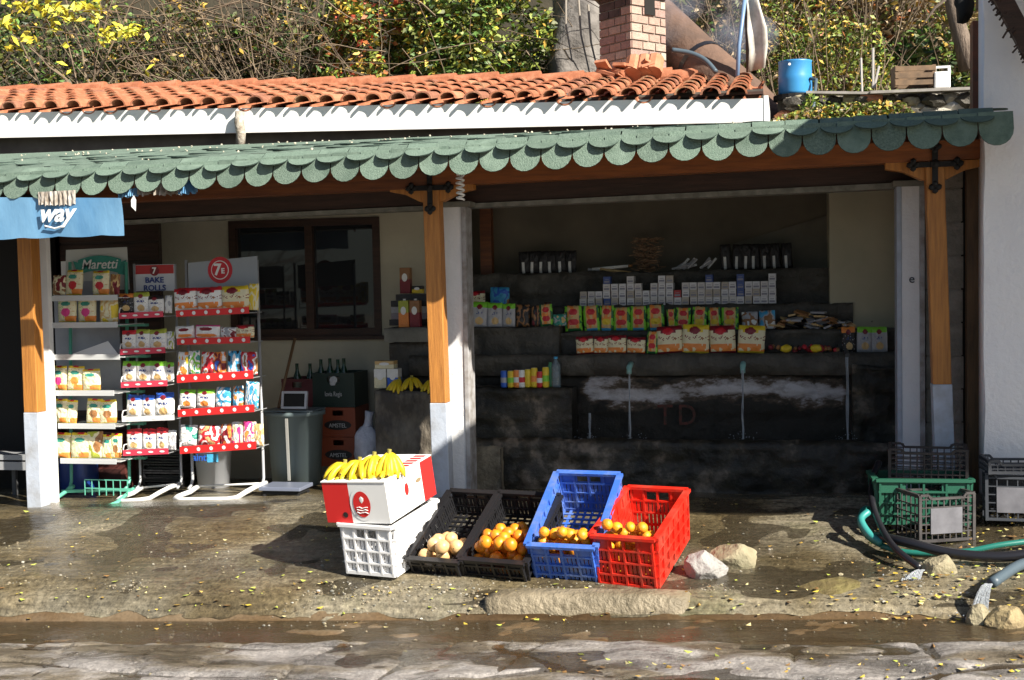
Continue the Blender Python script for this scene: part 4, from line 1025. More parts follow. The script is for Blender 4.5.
# fruit
oq = MB(); oq.blob((0, 0, 0), .036, orange, 3, .03, 2, (1, 1, .93)); oq.disc((0, 0, .034), .004, M('fruit_stem', (.12, .10, .03), .8), 'z', 6)
def heap(cr, L, Wd, H, n, r, m, label, group, name, cat, fill=.55, ymax=.0, kind=0, top=1.0, seed=1):
    random.seed(seed)
    th, R, loc = cr; base = MB(); base.blob((0, 0, 0), r, m, 3, .035, 2, (1, 1, .92)); base.blob((0, 0, r * .90), r * .10, M('fruit_stem', (.10, .12, .03), .8), 1, .1, 1, (1, 1, .5))
    first = None; pts = []
    tries = 0
    # drop spheres: layers that fill the lower front of the crate (gravity horizontal level)
    while len(pts) < n and tries < 2500:
        tries += 1
        x = U(-Wd / 2 + r + .012, Wd / 2 - r - .012); y = U(-L / 2 + r + .012, ymax)
        z = r + .015
        for _ in range(60 if kind == 0 else 60):
            hit = [p for p in pts if (p[0] - x) ** 2 + (p[1] - y) ** 2 + (p[2] - z) ** 2 < (1.86 * r) ** 2]
            if not hit: break
            z += .008
        slope = H * top + .03 - max(0, (y + L / 2) * fill)
        if z > slope: continue
        if kind == 1 and R_() < .0: continue
        pts.append((x, y, z))
    for k, p in enumerate(pts):
        wloc = loc + R @ Vector(p); s = U(.93, 1.06)
        if first is None:
            o = base.build(name, None, smooth=True, loc=wloc); tag(o, label, cat, group); first = o
        else: o = dup(first, wloc)
        o.rotation_euler = (U(0, 6), U(0, 6), U(0, 6)); o.scale = (s, s, s)
heap(redc, .60, .315, .29, 210, .0315, orange, 'orange lying in the heap inside the red crate', 'oranges in the red crate', 'orange', 'orange', .75, .10, top=1.13, seed=3)
heap(bluc, .61, .335, .26, 200, .0305, orange, 'orange lying in the heap inside the blue crate', 'oranges in the blue crate', 'orange', 'orange', .85, .10, top=1.2, seed=4)
persim = M('deep_orange_peel', (.80, .30, .015), .4, col2=(.72, .2, .01), scale=10)
heap(blk2, .56, .35, .165, 80, .036, persim, 'deep orange fruit heaped in the low black crate beside the blue crate', 'fruit in the black crate', 'orange', 'fruit', .42, .1, top=1.35, seed=5)
onion = M('onion_skin', (.62, .36, .14), .4, col2=(.70, .48, .24), scale=9, stretch=(3, 3, .5))
heap(blk1, .58, .29, .16, 30, .040, onion, 'tan skinned onion in the low black crate beside the white crate', 'onions in the black crate', 'onion', 'onion', .5, .0, top=1.2, seed=6)
random.seed(77)
# banana box on the white crate
Rw, lw = whc[1], whc[2]
H0 = .287
ctr = lw + Rw @ Vector((-.035, .0, H0 + .012))
bb_ = thing('banana_box', 'white and red cardboard banana box resting on the white crate', 'box', ctr, (radians(9), radians(-3.0), radians(-14)))
BW, BL, BH = .40, .50, .225; card = M('white_card', (.80, .80, .78), .7); cred = M('card_red', (.66, .02, .018), .6)
q = MB(); t_ = .006
w2, l2 = BW / 2, BL / 2
# front: red left third and white remainder butted
q.box(-w2, -w2 + .165, -l2, -l2 + t_, 0, BH, cred); q.box(-w2 + .165, w2, -l2, -l2 + t_, 0, BH, card)
q.box(-w2, w2, l2 - t_, l2, 0, BH, cred); q.box(-w2, -w2 + t_, -l2 + t_, l2 - t_, 0, BH, card)
q.box(w2 - t_, w2, -l2 + t_, l2 - .13, 0, BH, card); q.box(w2 - t_, w2, l2 - .13, l2 - t_, 0, BH, cred)
q.box(-w2 + t_, w2 - t_, -l2 + t_, l2 - t_, 0, t_, card)
q.build('carton', bb_)
q = MB(); 
q.box(-w2 - .004, w2 + .004, -l2 - .004, -l2 + .05, BH, BH + .006, card); q.box(w2 - .10, w2 + .004, -l2 + .05, l2, BH, BH + .006, card)
q.box(-w2 - .004, -w2 + .05, -l2 + .05, l2, BH, BH + .006, card); q.box(-w2 + .05, w2 - .1, -.02, l2 + .004, BH, BH + .006, card)
for k in range(5): q.box(w2 - .085, w2 - .015, .02 + k * .045, .045 + k * .045, BH + .006, BH + .0075, cred)
q.build('top_flaps', bb_)
q = MB(); cx_ = -w2 + .24; cz_ = BH * .47
q.disc((cx_, -l2 - .002, cz_), .075, card, n=28, ry=.092); q.disc((cx_, -l2 - .004, cz_), .054, cred, n=28, ry=.072)
q.build('oval_logo', bb_)
q = MB(); q.disc((w2 + .003, -l2 + .20, cz_ + .02), .02, cred, 'x', 18, .034); q.build('oval_logo', bb_)
q = MB(); q.blob((cx_, -l2 - .004, cz_ + .025), .016, card, 3, .2, 1, (1, .12, 1.2)); q.build('logo_figure', bb_)
for k in range(3):
    q = MB(); q.tube([(cx_ - .034 + t * .017, -l2 - .005, cz_ - .018 - k * .014 + .004 * sin(t * 2.2 + k)) for t in range(5)], .0028, card, 5); q.build('logo_script', bb_)
q = MB(); q.disc((-w2 + .125, -l2 - .002, .045), .016, BLK, n=14); q.disc((w2 + .002, -l2 + .33, cz_ + .03), .03, M('hand_hole', (.25, .18, .1), .9), 'x', 14, .012); q.build('air_hole', bb_)
# bananas
stemm = M('banana_stem', (.32, .28, .06), .7)
def banana(q, base, a0, tilt, L=.17, r=.017, curve=1.1, m=yellow):
    n = 9; pts = []; d0 = Vector((cos(a0) * cos(tilt), sin(a0) * cos(tilt), sin(tilt))); dn_ = Vector((0, 0, -1))
    p = Vector(base); d = d0.copy()
    for i in range(n):
        pts.append(p.copy()); d = (d + dn_ * curve / n * .9).normalized(); p = p + d * (L / (n - 1))
    def rf(t): return r * (.38 if t < .06 else (.65 if t < .14 else (1 if t < .85 else (.7 if t < .97 else .3))))
    q.tube(pts, rf, m, 7); q.tube([pts[-1], pts[-1] + (pts[-1] - pts[-2]) * .25], r * .32, M('banana_tip', (.10, .06, .02), .8), 6)
def bunch(loc, n, spread, az, label, group, s=1, tilt=.15):
    th = thing('banana_bunch', label, 'bananas', loc, (0, 0, 0), group); cv_ = 1.5 if tilt < -.1 or tilt > 0 else .5
    for k in range(n):
        q = MB(); t = (k / (n - 1) - .5) if n > 1 else 0
        banana(q, (t * .02, (k % 2) * .012, .075 * s), az + t * spread + U(-.12, .12), tilt + U(-.22, .22), U(.15, .175) * s, U(.018, .021) * s, cv_ + U(-.3, .4)); q.build('banana', th, smooth=True)
    q = MB(); q.tube([(0, 0, .065 * s), (.003, 0, .10 * s)], .013 * s, stemm, 8); q.build('stem', th)
    return th
TB = bb_.matrix_world
RB = Euler((radians(9), radians(-3.0), radians(-14))).to_matrix()
def onbox(x, y, z): return ctr + RB @ Vector((x, y, z + BH + .006))
GB = 'banana bunches on the box'
for k, (px, nm, nb, az) in enumerate(((345, 'leftmost banana bunch lying on the box, fingers to the left', 7, pi * 1.15), (362, 'second banana bunch from the left on the box', 6, pi * 1.35), (379, 'third upright banana bunch from the left on the box', 6, pi * 1.45), (393, 'rightmost upright banana bunch on the box', 6, pi * 1.6))):
    xl = -w2 + .075 + k * .09
    bunch(onbox(xl + .0, -l2 + .12 + .012 * k, -.005 + (.0, .01, .035, .045)[k]), nb + 2, 2.1, az, nm, GB, .88, (-.2, -.3, -.6, -.75)[k])
for k in range(4):
    bunch(onbox(-w2 + .06 + k * .085, -l2 + .16, -.062), 4, .9, pi * 1.45, 'lower banana hand %s from the left at the box front edge' % ORD[k], GB, .9, -.05)
#@@PART3
# ------------------------------------------------------------------ goods on the fountain ledges
GF = 'snack bags set on the fountain ledges'
def ledge_bags(y, zb_, items, where, cat='snack bag', group=GF, name='snack_bag'):
    n = len(items)
    for k, (a, b, pyt, pyb, sp_, look) in enumerate(items):
        zb2 = zb_ if zb_ else Z(pyb, y, (a + b) / 2); h = Z(pyt, y, (a + b) / 2) - Z(pyb, y, (a + b) / 2)
        bag(X(a, y), X(b, y), zb2, zb2 + h, y, sp_, ('%s, %s from left %s' % (look, ORD[k], where)).replace('large cream bag with', 'large cream bag,'), cat=cat, group=group, name=name)
zA = 1.078
ledge_bags(8.56, zA, [(577, 593, 338, 354, sp_seven(DRED), 'small cream bag'), (594, 607, 338, 354, sp_seven(DRED), 'small cream bag'), (608, 625, 337, 354, sp_seven(DRED), 'small cream bag'), (627, 644, 339, 354, sp_seven(DRED), 'small cream bag'),
    (646, 657, 334, 354, sp_green(), 'small green bag'), (658, 682, 330, 355, sp_seven(DRED), 'large cream bag with dark red top'), (683, 708, 330, 356, sp_seven(YEL, YEL), 'large cream bag with yellow top'),
    (711, 735, 331, 356, sp_seven(DRED), 'large cream bag with dark red top'), (738, 763, 331, 356, sp_seven(YEL, YEL), 'large cream bag with yellow top')], 'on the ledge above spouts')
ledge_bags(8.58, zA, [(843, 856, 329, 352, sp_roll(ORG, BLK), 'black bag with orange top'), (857, 872, 330, 353, sp_roll(GRN, GRY), 'pale bag with green top'), (872, 887, 330, 353, sp_roll(GRN, GRY), 'pale bag with green top')], 'at the right end of the lower ledge')
its = [(507 + 59, 582, 311, 334), (585, 600, 310, 333), (600, 613, 310, 333), (614, 630, 311, 332), (631, 646, 310, 332), (648, 664, 309, 332), (668, 676, 311, 330), (676, 690, 311, 331), (692, 706, 309, 330), (709, 721, 309, 329), (722, 738, 309, 329)]
ledge_bags(8.80, 1.228, [(a, b, c, d, sp_green(), 'green foil bag with orange print') for a, b, c, d in its], 'in the row of green bags')
ledge_bags(8.80, 1.228, [(743, 758, 314, 330, sp_mix(GRY, BRN, W_), 'grey window bag of biscuits'), (760, 775, 313, 330, sp_mix(LBL, GRY, BRN, W_), 'blue and grey bag of biscuits'), ], 'beside the green bags')
zl = Z(327, 8.72, 510) + .002
ledge_bags(8.72, zl, [(471, 487, 304, 327, sp_roll(GRN, GRY), 'white bag with green top'), (488, 502, 305, 327, sp_roll(GRN, GRY), 'white bag with green top'), (503, 515, 305, 326, sp_roll(GRN, GRY), 'white bag with green top'), (517, 529, 306, 326, sp_mix(BLK, BRN, BLK), 'black bag with brown print'), (532, 541, 307, 326, sp_mix(BLK, BRN, BLK, DRED), 'black bag with brown print'), (541, 553, 305, 325, sp_green(), 'small green bag'), (554, 566, 314, 325, sp_mix(TAN, TEA, GRY), 'low tan packet')], 'on the short ledge')
zl2 = 1.403
ledge_bags(9.0, zl2 - .0, [(469, 485, 289, 304, sp_seven(DRED), 'cream bag with dark red top'), (491, 509, 285, 303, sp_mix(LBL, BLU, LBL, BRN), 'blue trapezoid bag')], 'on the upper left ledge')
# black bottles shaped pouches on the top ledge
zt2 = 1.648
for k, (px, g) in enumerate([(p_, 'a') for p_ in (526, 534, 543, 552, 562, 572)] + [(p_, 'b') for p_ in (727, 738, 747, 755, 766, 776, 788)]):
    a = X(px - 5, 9.25); b = X(px + 5, 9.25)
    o = bag(a, b, zt2, zt2 + (.15 if g == 'a' else .165), 9.25, (lambda u, v: W_ if (.3 < u < .55 and v < .5) else BLK), 'slim black pouch, %s from left in the %s black row on the top ledge' % (ORD[k if g == 'a' else k - 6], 'left' if g == 'a' else 'right'), cat='pouch', group='black pouches on the top ledge', name='black_pouch')
# cigarette packs in a stacked wall
packm = [M('pack_white', (.66, .66, .67), .5), M('pack_pale', (.60, .58, .56), .5), M('pack_cream', (.45, .40, .33), .5), M('pack_blue', (.05, .09, .28), .5), M('pack_red', (.40, .04, .04), .5)]
prot = []
for m in packm:
    q = MB(); q.box(-.025, .025, 0, .085, 0, .051, m); q.box(-.019, .019, -.0012, 0, .008, .022, M('pack_print', (.25, .25, .30), .5)); q.box(-.014, .014, -.0012, 0, .030, .034, M('pack_print', (.25, .25, .30), .5))
    prot.append(q)
names = ['white', 'pale', 'cream', 'blue', 'red']; firsts = [None] * 5
cols_ = {580: 2, 589: 2}
px = 584; nrow = 4
ncol = 25
for c_i in range(ncol):
    pxx = 584 + c_i * 7.85
    for r_i in range(4):
        if c_i < 2 and r_i > 1: continue
        if c_i in (2, 5, 9) and r_i > 2 or (c_i in (4, 12, 13) and r_i in (1, 3)) or (c_i in (4, 8) and r_i > 2): 
            if r_i >= 2: continue
        if r_i == 3 and R_() < .35 or r_i == 2 and R_() < .06: break
        k = random.choices(range(5), [8, 5, 4, .9, .5])[0]
        if c_i in (14, 15, 18, 19, 21) and r_i == 3: k = random.choice([3, 0])
        p = (X(pxx, 8.97) + U(-.002, .002), 8.96 + U(-.006, .006), 1.402 + r_i * .0525)
        rot_ = (0, 0, U(-.06, .06)); lab_ = '%s printed cigarette pack in the stacked wall of packs on the ledge' % names[k]
        if firsts[k] is None:
            firsts[k] = tag(prot[k].build('cigarette_pack', None, loc=p, rot=rot_), lab_, 'cigarette pack', 'cigarette packs stacked on the ledge')
        else: dup(firsts[k], p, rot_)
# cones / bundle tower and cigar like sticks
tw = thing('twig_bundle', 'squat bundle of brown herb stalks tied in layers on the top ledge', 'bundle', (X(648, 9.3), 9.3, zt2))
hay = M('dry_stalks', (.34, .22, .13), .9, col2=(.20, .12, .07), scale=30)
for l_ in range(5):
    q = MB()
    for k in range(40):
        a = U(0, 2 * pi); r = U(.02, .10); z = l_ * .05 + U(0, .045); t = U(0, 2 * pi)
        q.bar((cos(a) * r, sin(a) * r, z), (cos(a) * r + cos(t) * .06, sin(a) * r + sin(t) * .06, z + U(-.02, .02)), .006, .006, hay)
    q.build('stalk_layer', tw)
for k, (a, b, c, d) in enumerate(((592, 274, 628, 266), (588, 277, 618, 272), (600, 276, 631, 273))):
    q = MB(); p0, p1 = P(a, b, 9.2), P(b if 0 else c, d, 9.25); p0.z = max(p0.z, zt2 + .02); q.tube([p0, p1], .011, [W_, GRY, TAN][k], 8); q.tube([p1, p1 + (p1 - p0) * .12], .011, BRN, 8)
    tag(q.build('paper_roll', smooth=True), ['white rolled paper with brown tip leaning on the top ledge', 'grey rolled paper lying lowest on the top ledge', 'tan rolled paper lying behind the white one'][k], 'paper roll', 'paper rolls')
bq = thing('bottle_pile', 'loose pile of pale wrapped sticks in the middle of the top ledge', 'sticks', (X(692, 9.22), 9.22, zt2))
for k in range(16):
    q = MB(); x = U(-.16, .16); a = U(.1, 1.0) * (1 if x < .06 else 1); q.tube([(x, U(-.04, .04), .012), (x + cos(a) * .10, U(-.04, .04), .012 + sin(a) * .09)], .009, random.choice([W_, GRY, GRY]), 6); q.build('stick', bq)
# dried goods heap, right ledge
for (pa, pb, py, y, zz, n, lab_, ms) in ((775, 850, 331, 8.84, 1.228, 60, 'flat pile of dried brown packets beside the green bags', [BRN, TAN, BLK, GRY]), (806, 880, 352, 8.56, 1.078, 0, '', [DRED]),
                                     (852, 890, 300, 9.05, 1.24, 40, 'pile of flat packets below the beige panel', [GRY, TAN, DGR, LBL, BLK])):
    if not n: continue
    q = MB()
    for k in range(n):
        t = R_(); x = X(pa + (pb - pa) * t, y); h = .11 * sin(pi * min(1, max(0, t + .05))) * R_() + .01
        TT = Matrix.Translation((x, y + U(-.05, .05), zz + h)) @ Euler((U(-.4, .4), U(-.4, .4), U(0, 6))).to_matrix().to_4x4()
        q.box(-.05, .05, -.025, .025, -.006, .006, random.choice(ms), TT)
    tag(q.build('packet_pile'), lab_, 'packets')
q = MB()
for k in range(50):
    t = R_(); q.blob((X(770 + 72 * t, 8.58), 8.58 + U(-.04, .03), zA + .012 + U(0, .03)), U(.012, .02), random.choice([DRED, DRED, BRN, BLK, RED]), k, .2, 1)
tag(q.build('chestnut_pile'), 'low pile of dark red fruit and packets on the lower ledge', 'fruit')
for k, px in enumerate((786, 816)):
    q = MB(); q.blob((0, 0, .03), .034, YEL, k, .15, 2, (1.15, .8, .8)); tag(q.build('lemon', smooth=True, loc=(X(px, 8.53), 8.53, zA)), 'yellow lemon, %s one of the pair in the dark red pile' % ('left', 'right')[k], 'lemon', 'lemons on the ledge')
# drink cans on the low step
cans = [(503, BLU, GRY, 'blue and silver'), (510, YEL, GRN, 'green and yellow'), (516, ORG, W_, 'orange and white'), (521, W_, RED, 'white and red'), (527, YEL, YEL, 'plain yellow'), (533.5, YEL, ORG, 'yellow'), (539, RED, W_, 'red'), (545, YEL, GRN, 'yellow and green')]
for k, (px, m1, m2, nm) in enumerate(cans):
    q = MB(); r = .0235; hh = (.115, .115, .12, .12, .125, .135, .11, .14)[k]
    q.lathe([(0, 0), (r * .85, 0), (r, .008), (r, hh * .30)], m1, 16); q.lathe([(r, hh * .30), (r * 1.01, hh * .6)], m2, 16); q.lathe([(r, hh * .6), (r, hh - .01), (r * .85, hh)], m1, 16)
    q.lathe([(r * .85, hh), (r * .8, hh - .003), (0, hh - .003)], metal, 16)
    tag(q.build('drink_can', smooth=True, loc=(X(px, 8.37), 8.37 + U(-.005, .005), zc_ + .003), rot=(0, 0, U(0, 6))), '%s drink can, %s from left in the can row' % (nm, ORD[k]), 'can', 'drink cans in a row on the low step')
clearb = M('clear_bottle', (.35, .45, .5), .08, trans=.7)
q = MB(); q.lathe([(0, 0), (.030, 0), (.032, .02), (.032, .10), (.028, .11), (.032, .12), (.030, .155), (.012, .185), (.012, .20), (0, .20)], clearb, 16); q.lathe([(.014, .195), (.014, .21), (0, .21)], LBL, 10)
tag(q.build('water_bottle', smooth=True, loc=(X(555, 8.37), 8.38, zc_ + .003)), 'clear plastic water bottle standing at the right end of the can row', 'bottle')
q = MB(); q.lathe([(0, 0), (.022, 0), (.024, .02), (.024, .13), (.011, .16), (.011, .17), (0, .17)], K('green_bottle', (.10, .35, .15), .2), 12)
tag(q.build('green_bottle', smooth=True, loc=(X(549.5, 8.40), 8.41, zc_ + .003)), 'small green bottle between the cans and the water bottle', 'bottle')
# jar on the short ledge
q = MB(); q.lathe([(0, 0), (.026, 0), (.026, .09), (.02, .11), (.022, .12), (.022, .135), (0, .135)], K('jar_brown', (.06, .03, .02), .1), 14)
tag(q.build('jar', smooth=True, loc=(X(548, 8.9), 8.9, 1.30)), 'dark glass jar standing above the short ledge near the middle post', 'jar')
# juice cartons
def carton(x0, x1, z0, z1, y, m1, m2, label, cat='carton', name='juice_carton', d=.06, cap=True, rz=0):
    th = thing(name, label, cat, ((x0 + x1) / 2, y, z0), (0, 0, rz), 'cartons and boxes left of the middle post'); w = (x1 - x0) / 2; h = z1 - z0
    q = MB(); q.box(-w, w, -d / 2, d / 2, 0, h * .55, m1); q.box(-w, w, -d / 2, d / 2, h * .55, h, m2); q.build('box', th, bevel=.002)
    q = MB(); q.disc((0, -d / 2 - .002, h * .62), w * .55, white_p, n=12, ry=min(w * .8, h * .2)); q.build('label', th)
    if cap: q = MB(); q.lathe([(.011, h), (.011, h + .012), (0, h + .012)], white_p, 10); q.build('cap', th)
    return th
yl = 8.66
for (a, b, t_, bt_, m1, m2, lb_) in ((400, 410, 300, 327, ORG, OLV, 'olive and orange juice carton standing on the ledge left of the middle post'), (411, 421, 300, 327, DRED, BRN, 'dark red juice carton standing on the ledge left of the middle post')):
    carton(X(a, yl), X(b, yl), z2 + .004, z2 + .004 + Z(t_, yl) - Z(bt_, yl), yl, m1, m2, lb_)
q = MB(); zc2 = Z(293, 8.8, 410); 
st = thing('box_stack', 'dark stack of flat boxes behind the juice cartons', 'boxes', (0, 0, 0))
for k, (a, b, m) in enumerate(((392, 428, BLK), (394, 429, K('lilac_box', (.25, .22, .25))), (394, 427, GRY), (394, 430, BLK), (399, 431, BLK))):
    q = MB(); zz = z2 + .012 + k * .046; q.box(X(a, 8.82), X(b, 8.82), 8.76, 8.90, zz, zz + .044, m); q.build('flat_box', st)
carton(X(402, 8.84), X(412, 8.84), z2 + .245, z2 + .245 + .19, 8.84, DRED, BRN, 'dark red juice carton standing on top of the box stack', cap=False)
carton(X(414, 8.84), X(424, 8.84), z2 + .245, z2 + .30, 8.84, YEL, BLK, 'small yellow windowed box on top of the box stack', cat='box', name='small_box', cap=False)
zp = PIER + .012
for k, (a, b, t_, bt_, m1, m2, lb_) in enumerate(((374, 386, 370, 390, CRM, W_, 'lower left printed carton on the stone pier'), (387, 398, 370, 390, BLU, W_, 'lower right blue printed carton on the stone pier'))):
    carton(X(a, 8.36), X(b, 8.36), zp, zp + .135, 8.38, m1, m2, lb_, cap=False, d=.09)
carton(X(375, 8.36), X(394, 8.36), zp + .137, zp + .19, 8.38, CRM, TAN, 'long cream carton lying across two cartons on the stone pier', cap=False, d=.09)
bunch((X(398, 8.33), 8.33, zp + .0), 5, 1.6, pi * 1.3, 'banana bunch on the stone pier beside the cartons', 'bananas on the pier', .8, -.2)
bunch((X(410, 8.33), 8.34, zp + .01), 5, 1.6, pi * 1.6, 'middle banana bunch on the stone pier', 'bananas on the pier', .8, -.2)
bunch((X(432, 8.33), 8.33, zp + .0), 4, 1.2, pi * 1.4, 'banana bunch on the stone pier against the middle post', 'bananas on the pier', .8, -.2)

# ------------------------------------------------------------------ bin, scale, beer crates
binm = M('bin_grey', (.13, .17, .175), .45); gB = gz(-3.6, 8.25)
xb_ = X(293, 8.3, 450); bz = gB + .02
bn2 = thing('rubbish_bin', 'tall grey green plastic bin standing right of the wide rack', 'bin', (xb_, 8.35, bz))
q = MB(); n = 24
def oval(r, z, sy=.85): return [(cos(2 * pi * k / n) * r, sin(2 * pi * k / n) * r * sy, z) for k in range(n)]
v = oval(0, 0) + oval(.175, 0) + oval(.205, .50) + oval(.222, .50) + oval(.222, .53) + oval(.20, .53) + oval(.17, .03)
q.add(v, [(i * n + k, i * n + (k + 1) % n, (i + 1) * n + (k + 1) % n, (i + 1) * n + k) for i in range(6) for k in range(n)], binm); q.build('tub', bn2, smooth=True)
q = MB(); q.bar((.01, -.158, .05), (.012, -.182, .49), .018, .012, M('strap_grey', (.3, .3, .28), .5), upv=(0, -1, 0)); q.build('strap', bn2)
q = MB(); q.box(-.19, .19, -.13, .13, .53, .54, M('bin_lid', (.18, .22, .23), .45)); q.build('lid', bn2, bevel=.004)
sc_ = thing('platform_scale', 'low grey platform scale on the ground before the bin', 'scale', (X(286, 8.0, 485), 8.0, gz(X(286, 8.0, 485), 8.0)))
q = MB(); q.box(-.15, .15, -.12, .12, .04, .065, M('scale_plate', (.30, .34, .45), .35, .5)); q.build('plate', sc_, bevel=.004)
q = MB(); q.box(-.13, .13, -.10, .10, .015, .04, blackmat); q.build('base', sc_)
for sx in (-.12, .12):
    for sy in (-.09, .09): q = MB(); q.lathe([(0, 0), (.015, 0), (.015, .015)], black, 8, (sx, sy, 0)); q.build('foot', sc_)
tv = thing('scale_display', 'white framed dark display leaning on the bin lid', 'display', (X(294, 8.24, 405), 8.24, bz + .55), (-.2, 0, 0))
q = MB(); frame4(q, -.095, .095, -.012, .012, 0, .125, .016, M('display_frame', (.42, .44, .48), .5)); q.build('frame', tv)
q = MB(); q.box(-.08, .08, -.004, .01, .016, .11, blackmat); q.build('screen', tv)
def beer_crate(pa, pb, pt, pb2, y, m, label, words, logo=True, dep=.3):
    x0, x1 = X(pa, y), X(pb, y); z0, z1_ = Z(pb2, y, pa), Z(pt, y, pa); w = (x1 - x0) / 2; h = z1_ - z0
    th = thing('beer_crate', label, 'crate', ((x0 + x1) / 2, y, z0), (0, 0, 0), 'beer crates beside the bin'); q = MB(); t = .012
    hw = w * .30
    q.box(-w, w, 0, t, 0, h * .72, m); q.box(-w, -hw, 0, t, h * .72, h * .9, m); q.box(hw, w, 0, t, h * .72, h * .9, m); q.box(-w, w, -.004, t, h * .9, h, m)
    q.box(-w, w, dep - t, dep, 0, h, m); q.box(-w, -w + t, t, dep - t, 0, h, m); q.box(w - t, w, t, dep - t, 0, h, m); q.box(-w + t, w - t, t, dep - t, 0, t, m)
    q.box(-w - .004, w + .004, -.006, 0, 0, .016, m)
    q.build('shell', th)
    if logo: q = MB(); q.disc((0, -.003, h * .40), w * .78, BLK, n=20, ry=h * .17); q.build('oval_label', th)
    if words: text(words, h * .20, M('crate_print', (.5, .5, .5), .5), (0, -.006, h * .38), th, sx=.9 if len(words) < 8 else .62)
    return th
orc = M('crate_orange', (.26, .055, .02), .5)
yc = 8.62
beer_crate(318, 353, 437, 466, yc, orc, 'orange brown beer crate, lowest of the stack right of the bin', 'AMSTEL')
beer_crate(318, 353, 407.5, 436.5, yc, orc, 'orange brown beer crate, middle of the stack right of the bin', 'AMSTEL')
b3_ = beer_crate(311, 353, 373, 407, yc, M('crate_black_green', (.012, .028, .020), .45), 'black green beer crate, topmost of the stack right of the bin', 'Iovia Regis', False)
q = MB(); q.blob((0, -.004, .19), .032, M('crate_print', (.5, .5, .5), .5), 2, .3, 2, (1, .15, 1)); q.build('emblem', b3_)
beer_crate(280, 311, 379, 410, 8.62, M('crate_maroon', (.085, .012, .016), .5), 'maroon beer crate of empties behind the bin', 'AMSTEL', False)
beer_crate(281, 316, 411, 462, 8.66, orc, 'tall orange crate mostly hidden behind the bin', '', False)
bott = M('green_glass', (.012, .06, .03), .08, trans=.3)
bp0 = None
for k, (px, zz) in enumerate(((296, 379), (309, 379), (320, 375), (329, 374), (343, 374), (337, 375))):
    zc3 = Z(zz, 8.72, px) - .10; pos = (X(px, 8.74), 8.74, zc3)
    lab_ = 'green glass bottle neck rising from the %s crate, %s from left' % ('maroon' if px < 311 else 'black green', ORD[[0, 1, 0, 1, 3, 2][k]])
    if bp0 is None:
        q = MB(); q.lathe([(0, 0), (.031, 0), (.031, .10), (.026, .125), (.013, .16), (.012, .205), (.014, .21), (.011, .215), (0, .215)], bott, 14)
        bp0 = tag(q.build('beer_bottle', smooth=True, loc=pos), lab_, 'bottle', 'empty bottles in the beer crates')
        l_ = MB(); l_.lathe([(.0318, .03), (.0318, .085)], M('bottle_label', (.35, .33, .25), .6), 14); l_.build('label', bp0, smooth=True)
    else: dup(bp0, pos, label=lab_)
q = MB(); q.tube([P(295, 338, 8.52), P(279, 405, 8.4), P(272, 470, 8.3)], .011, M('broom_wood', (.16, .09, .04), .6), 8); tag(q.build('broom_handle', smooth=True), 'brown wooden broom handle leaning behind the grey bin', 'broom')
q = MB(); pbm = M('plastic_film', (.38, .40, .47), .3, col2=(.55, .57, .65), scale=9, bump=.8, bscale=18)
q.blob((0, 0, .12), .14, pbm, 5, .16, 3, (.72, .6, 1.15), .98); q.tube([(0, 0, .24), (.008, 0, .29), (.012, .0, .33), (.02, 0, .38)], lambda t: .05 - .07 * t + .055 * t * t, pbm, 10)
tag(q.build('plastic_bag', smooth=True, loc=(X(361, 8.3, 450), 8.45, gz(-3, 8.45) + .15)), 'tied translucent grey plastic bag between the beer crates and stone pier', 'bag')
q = MB(); q.box(-.18, .18, -.12, .12, 0, .14, blackmat); tag(q.build('low_box', loc=(X(361, 8.4, 470), 8.50, gz(-3, 8.45) - .02)), 'dark low box under the tied plastic bag', 'box')
# black stacked crates behind the narrow rack, red brown stack behind the left one
for k in range(5):
    q = MB(); z0_ = gz(-4.4, 8.5) + k * .062
    frame4(q, X(138, 8.45), X(176, 8.45), 8.45, 8.70, z0_, z0_ + .056, .012, black); q.box(X(138, 8.45) + .012, X(176, 8.45) - .012, 8.48, 8.70, z0_ + .012, z0_ + .03, black)
    tag(q.build('black_tray'), 'black plastic tray, %s from the bottom in the stack behind the narrow rack' % ORD[k], 'tray', 'black trays stacked behind the narrow rack')
for k in range(2):
    q = MB(); z0_ = gz(-4.8, 8.4) + k * .22; q.box(X(92, 8.45), X(122, 8.45), 8.42, 8.6, z0_, z0_ + .21, M('maroon_box', (.09, .025, .02), .6)); q.box(X(96, 8.45), X(118, 8.45), 8.415, 8.42, z0_ + .02, z0_ + .15, M('maroon_slot', (.04, .012, .01), .6))
    tag(q.build('maroon_crate'), 'dark maroon crate, %s of two stacked behind the left rack' % ('lower', 'upper')[k], 'crate', 'maroon crates behind the left rack')
# bench in the dark doorway at the far left
bd = thing('grey_bench', 'grey metal bench end in the dark doorway at the far left', 'bench', (0, 0, 0))
q = MB(); y = 8.1
for (a, b) in ((455, 460), (462, 470)): q.box(-6.6, X(26, y, 460), y, y + .2, Z(b, y, 10), Z(a, y, 10), metal)
q.build('seat_slat', bd)
for px in (2, 22): q = MB(); q.box(X(px, y), X(px, y) + .03, y + .05, y + .08, 0, Z(470, y, 10), dgrey); q.build('leg', bd)

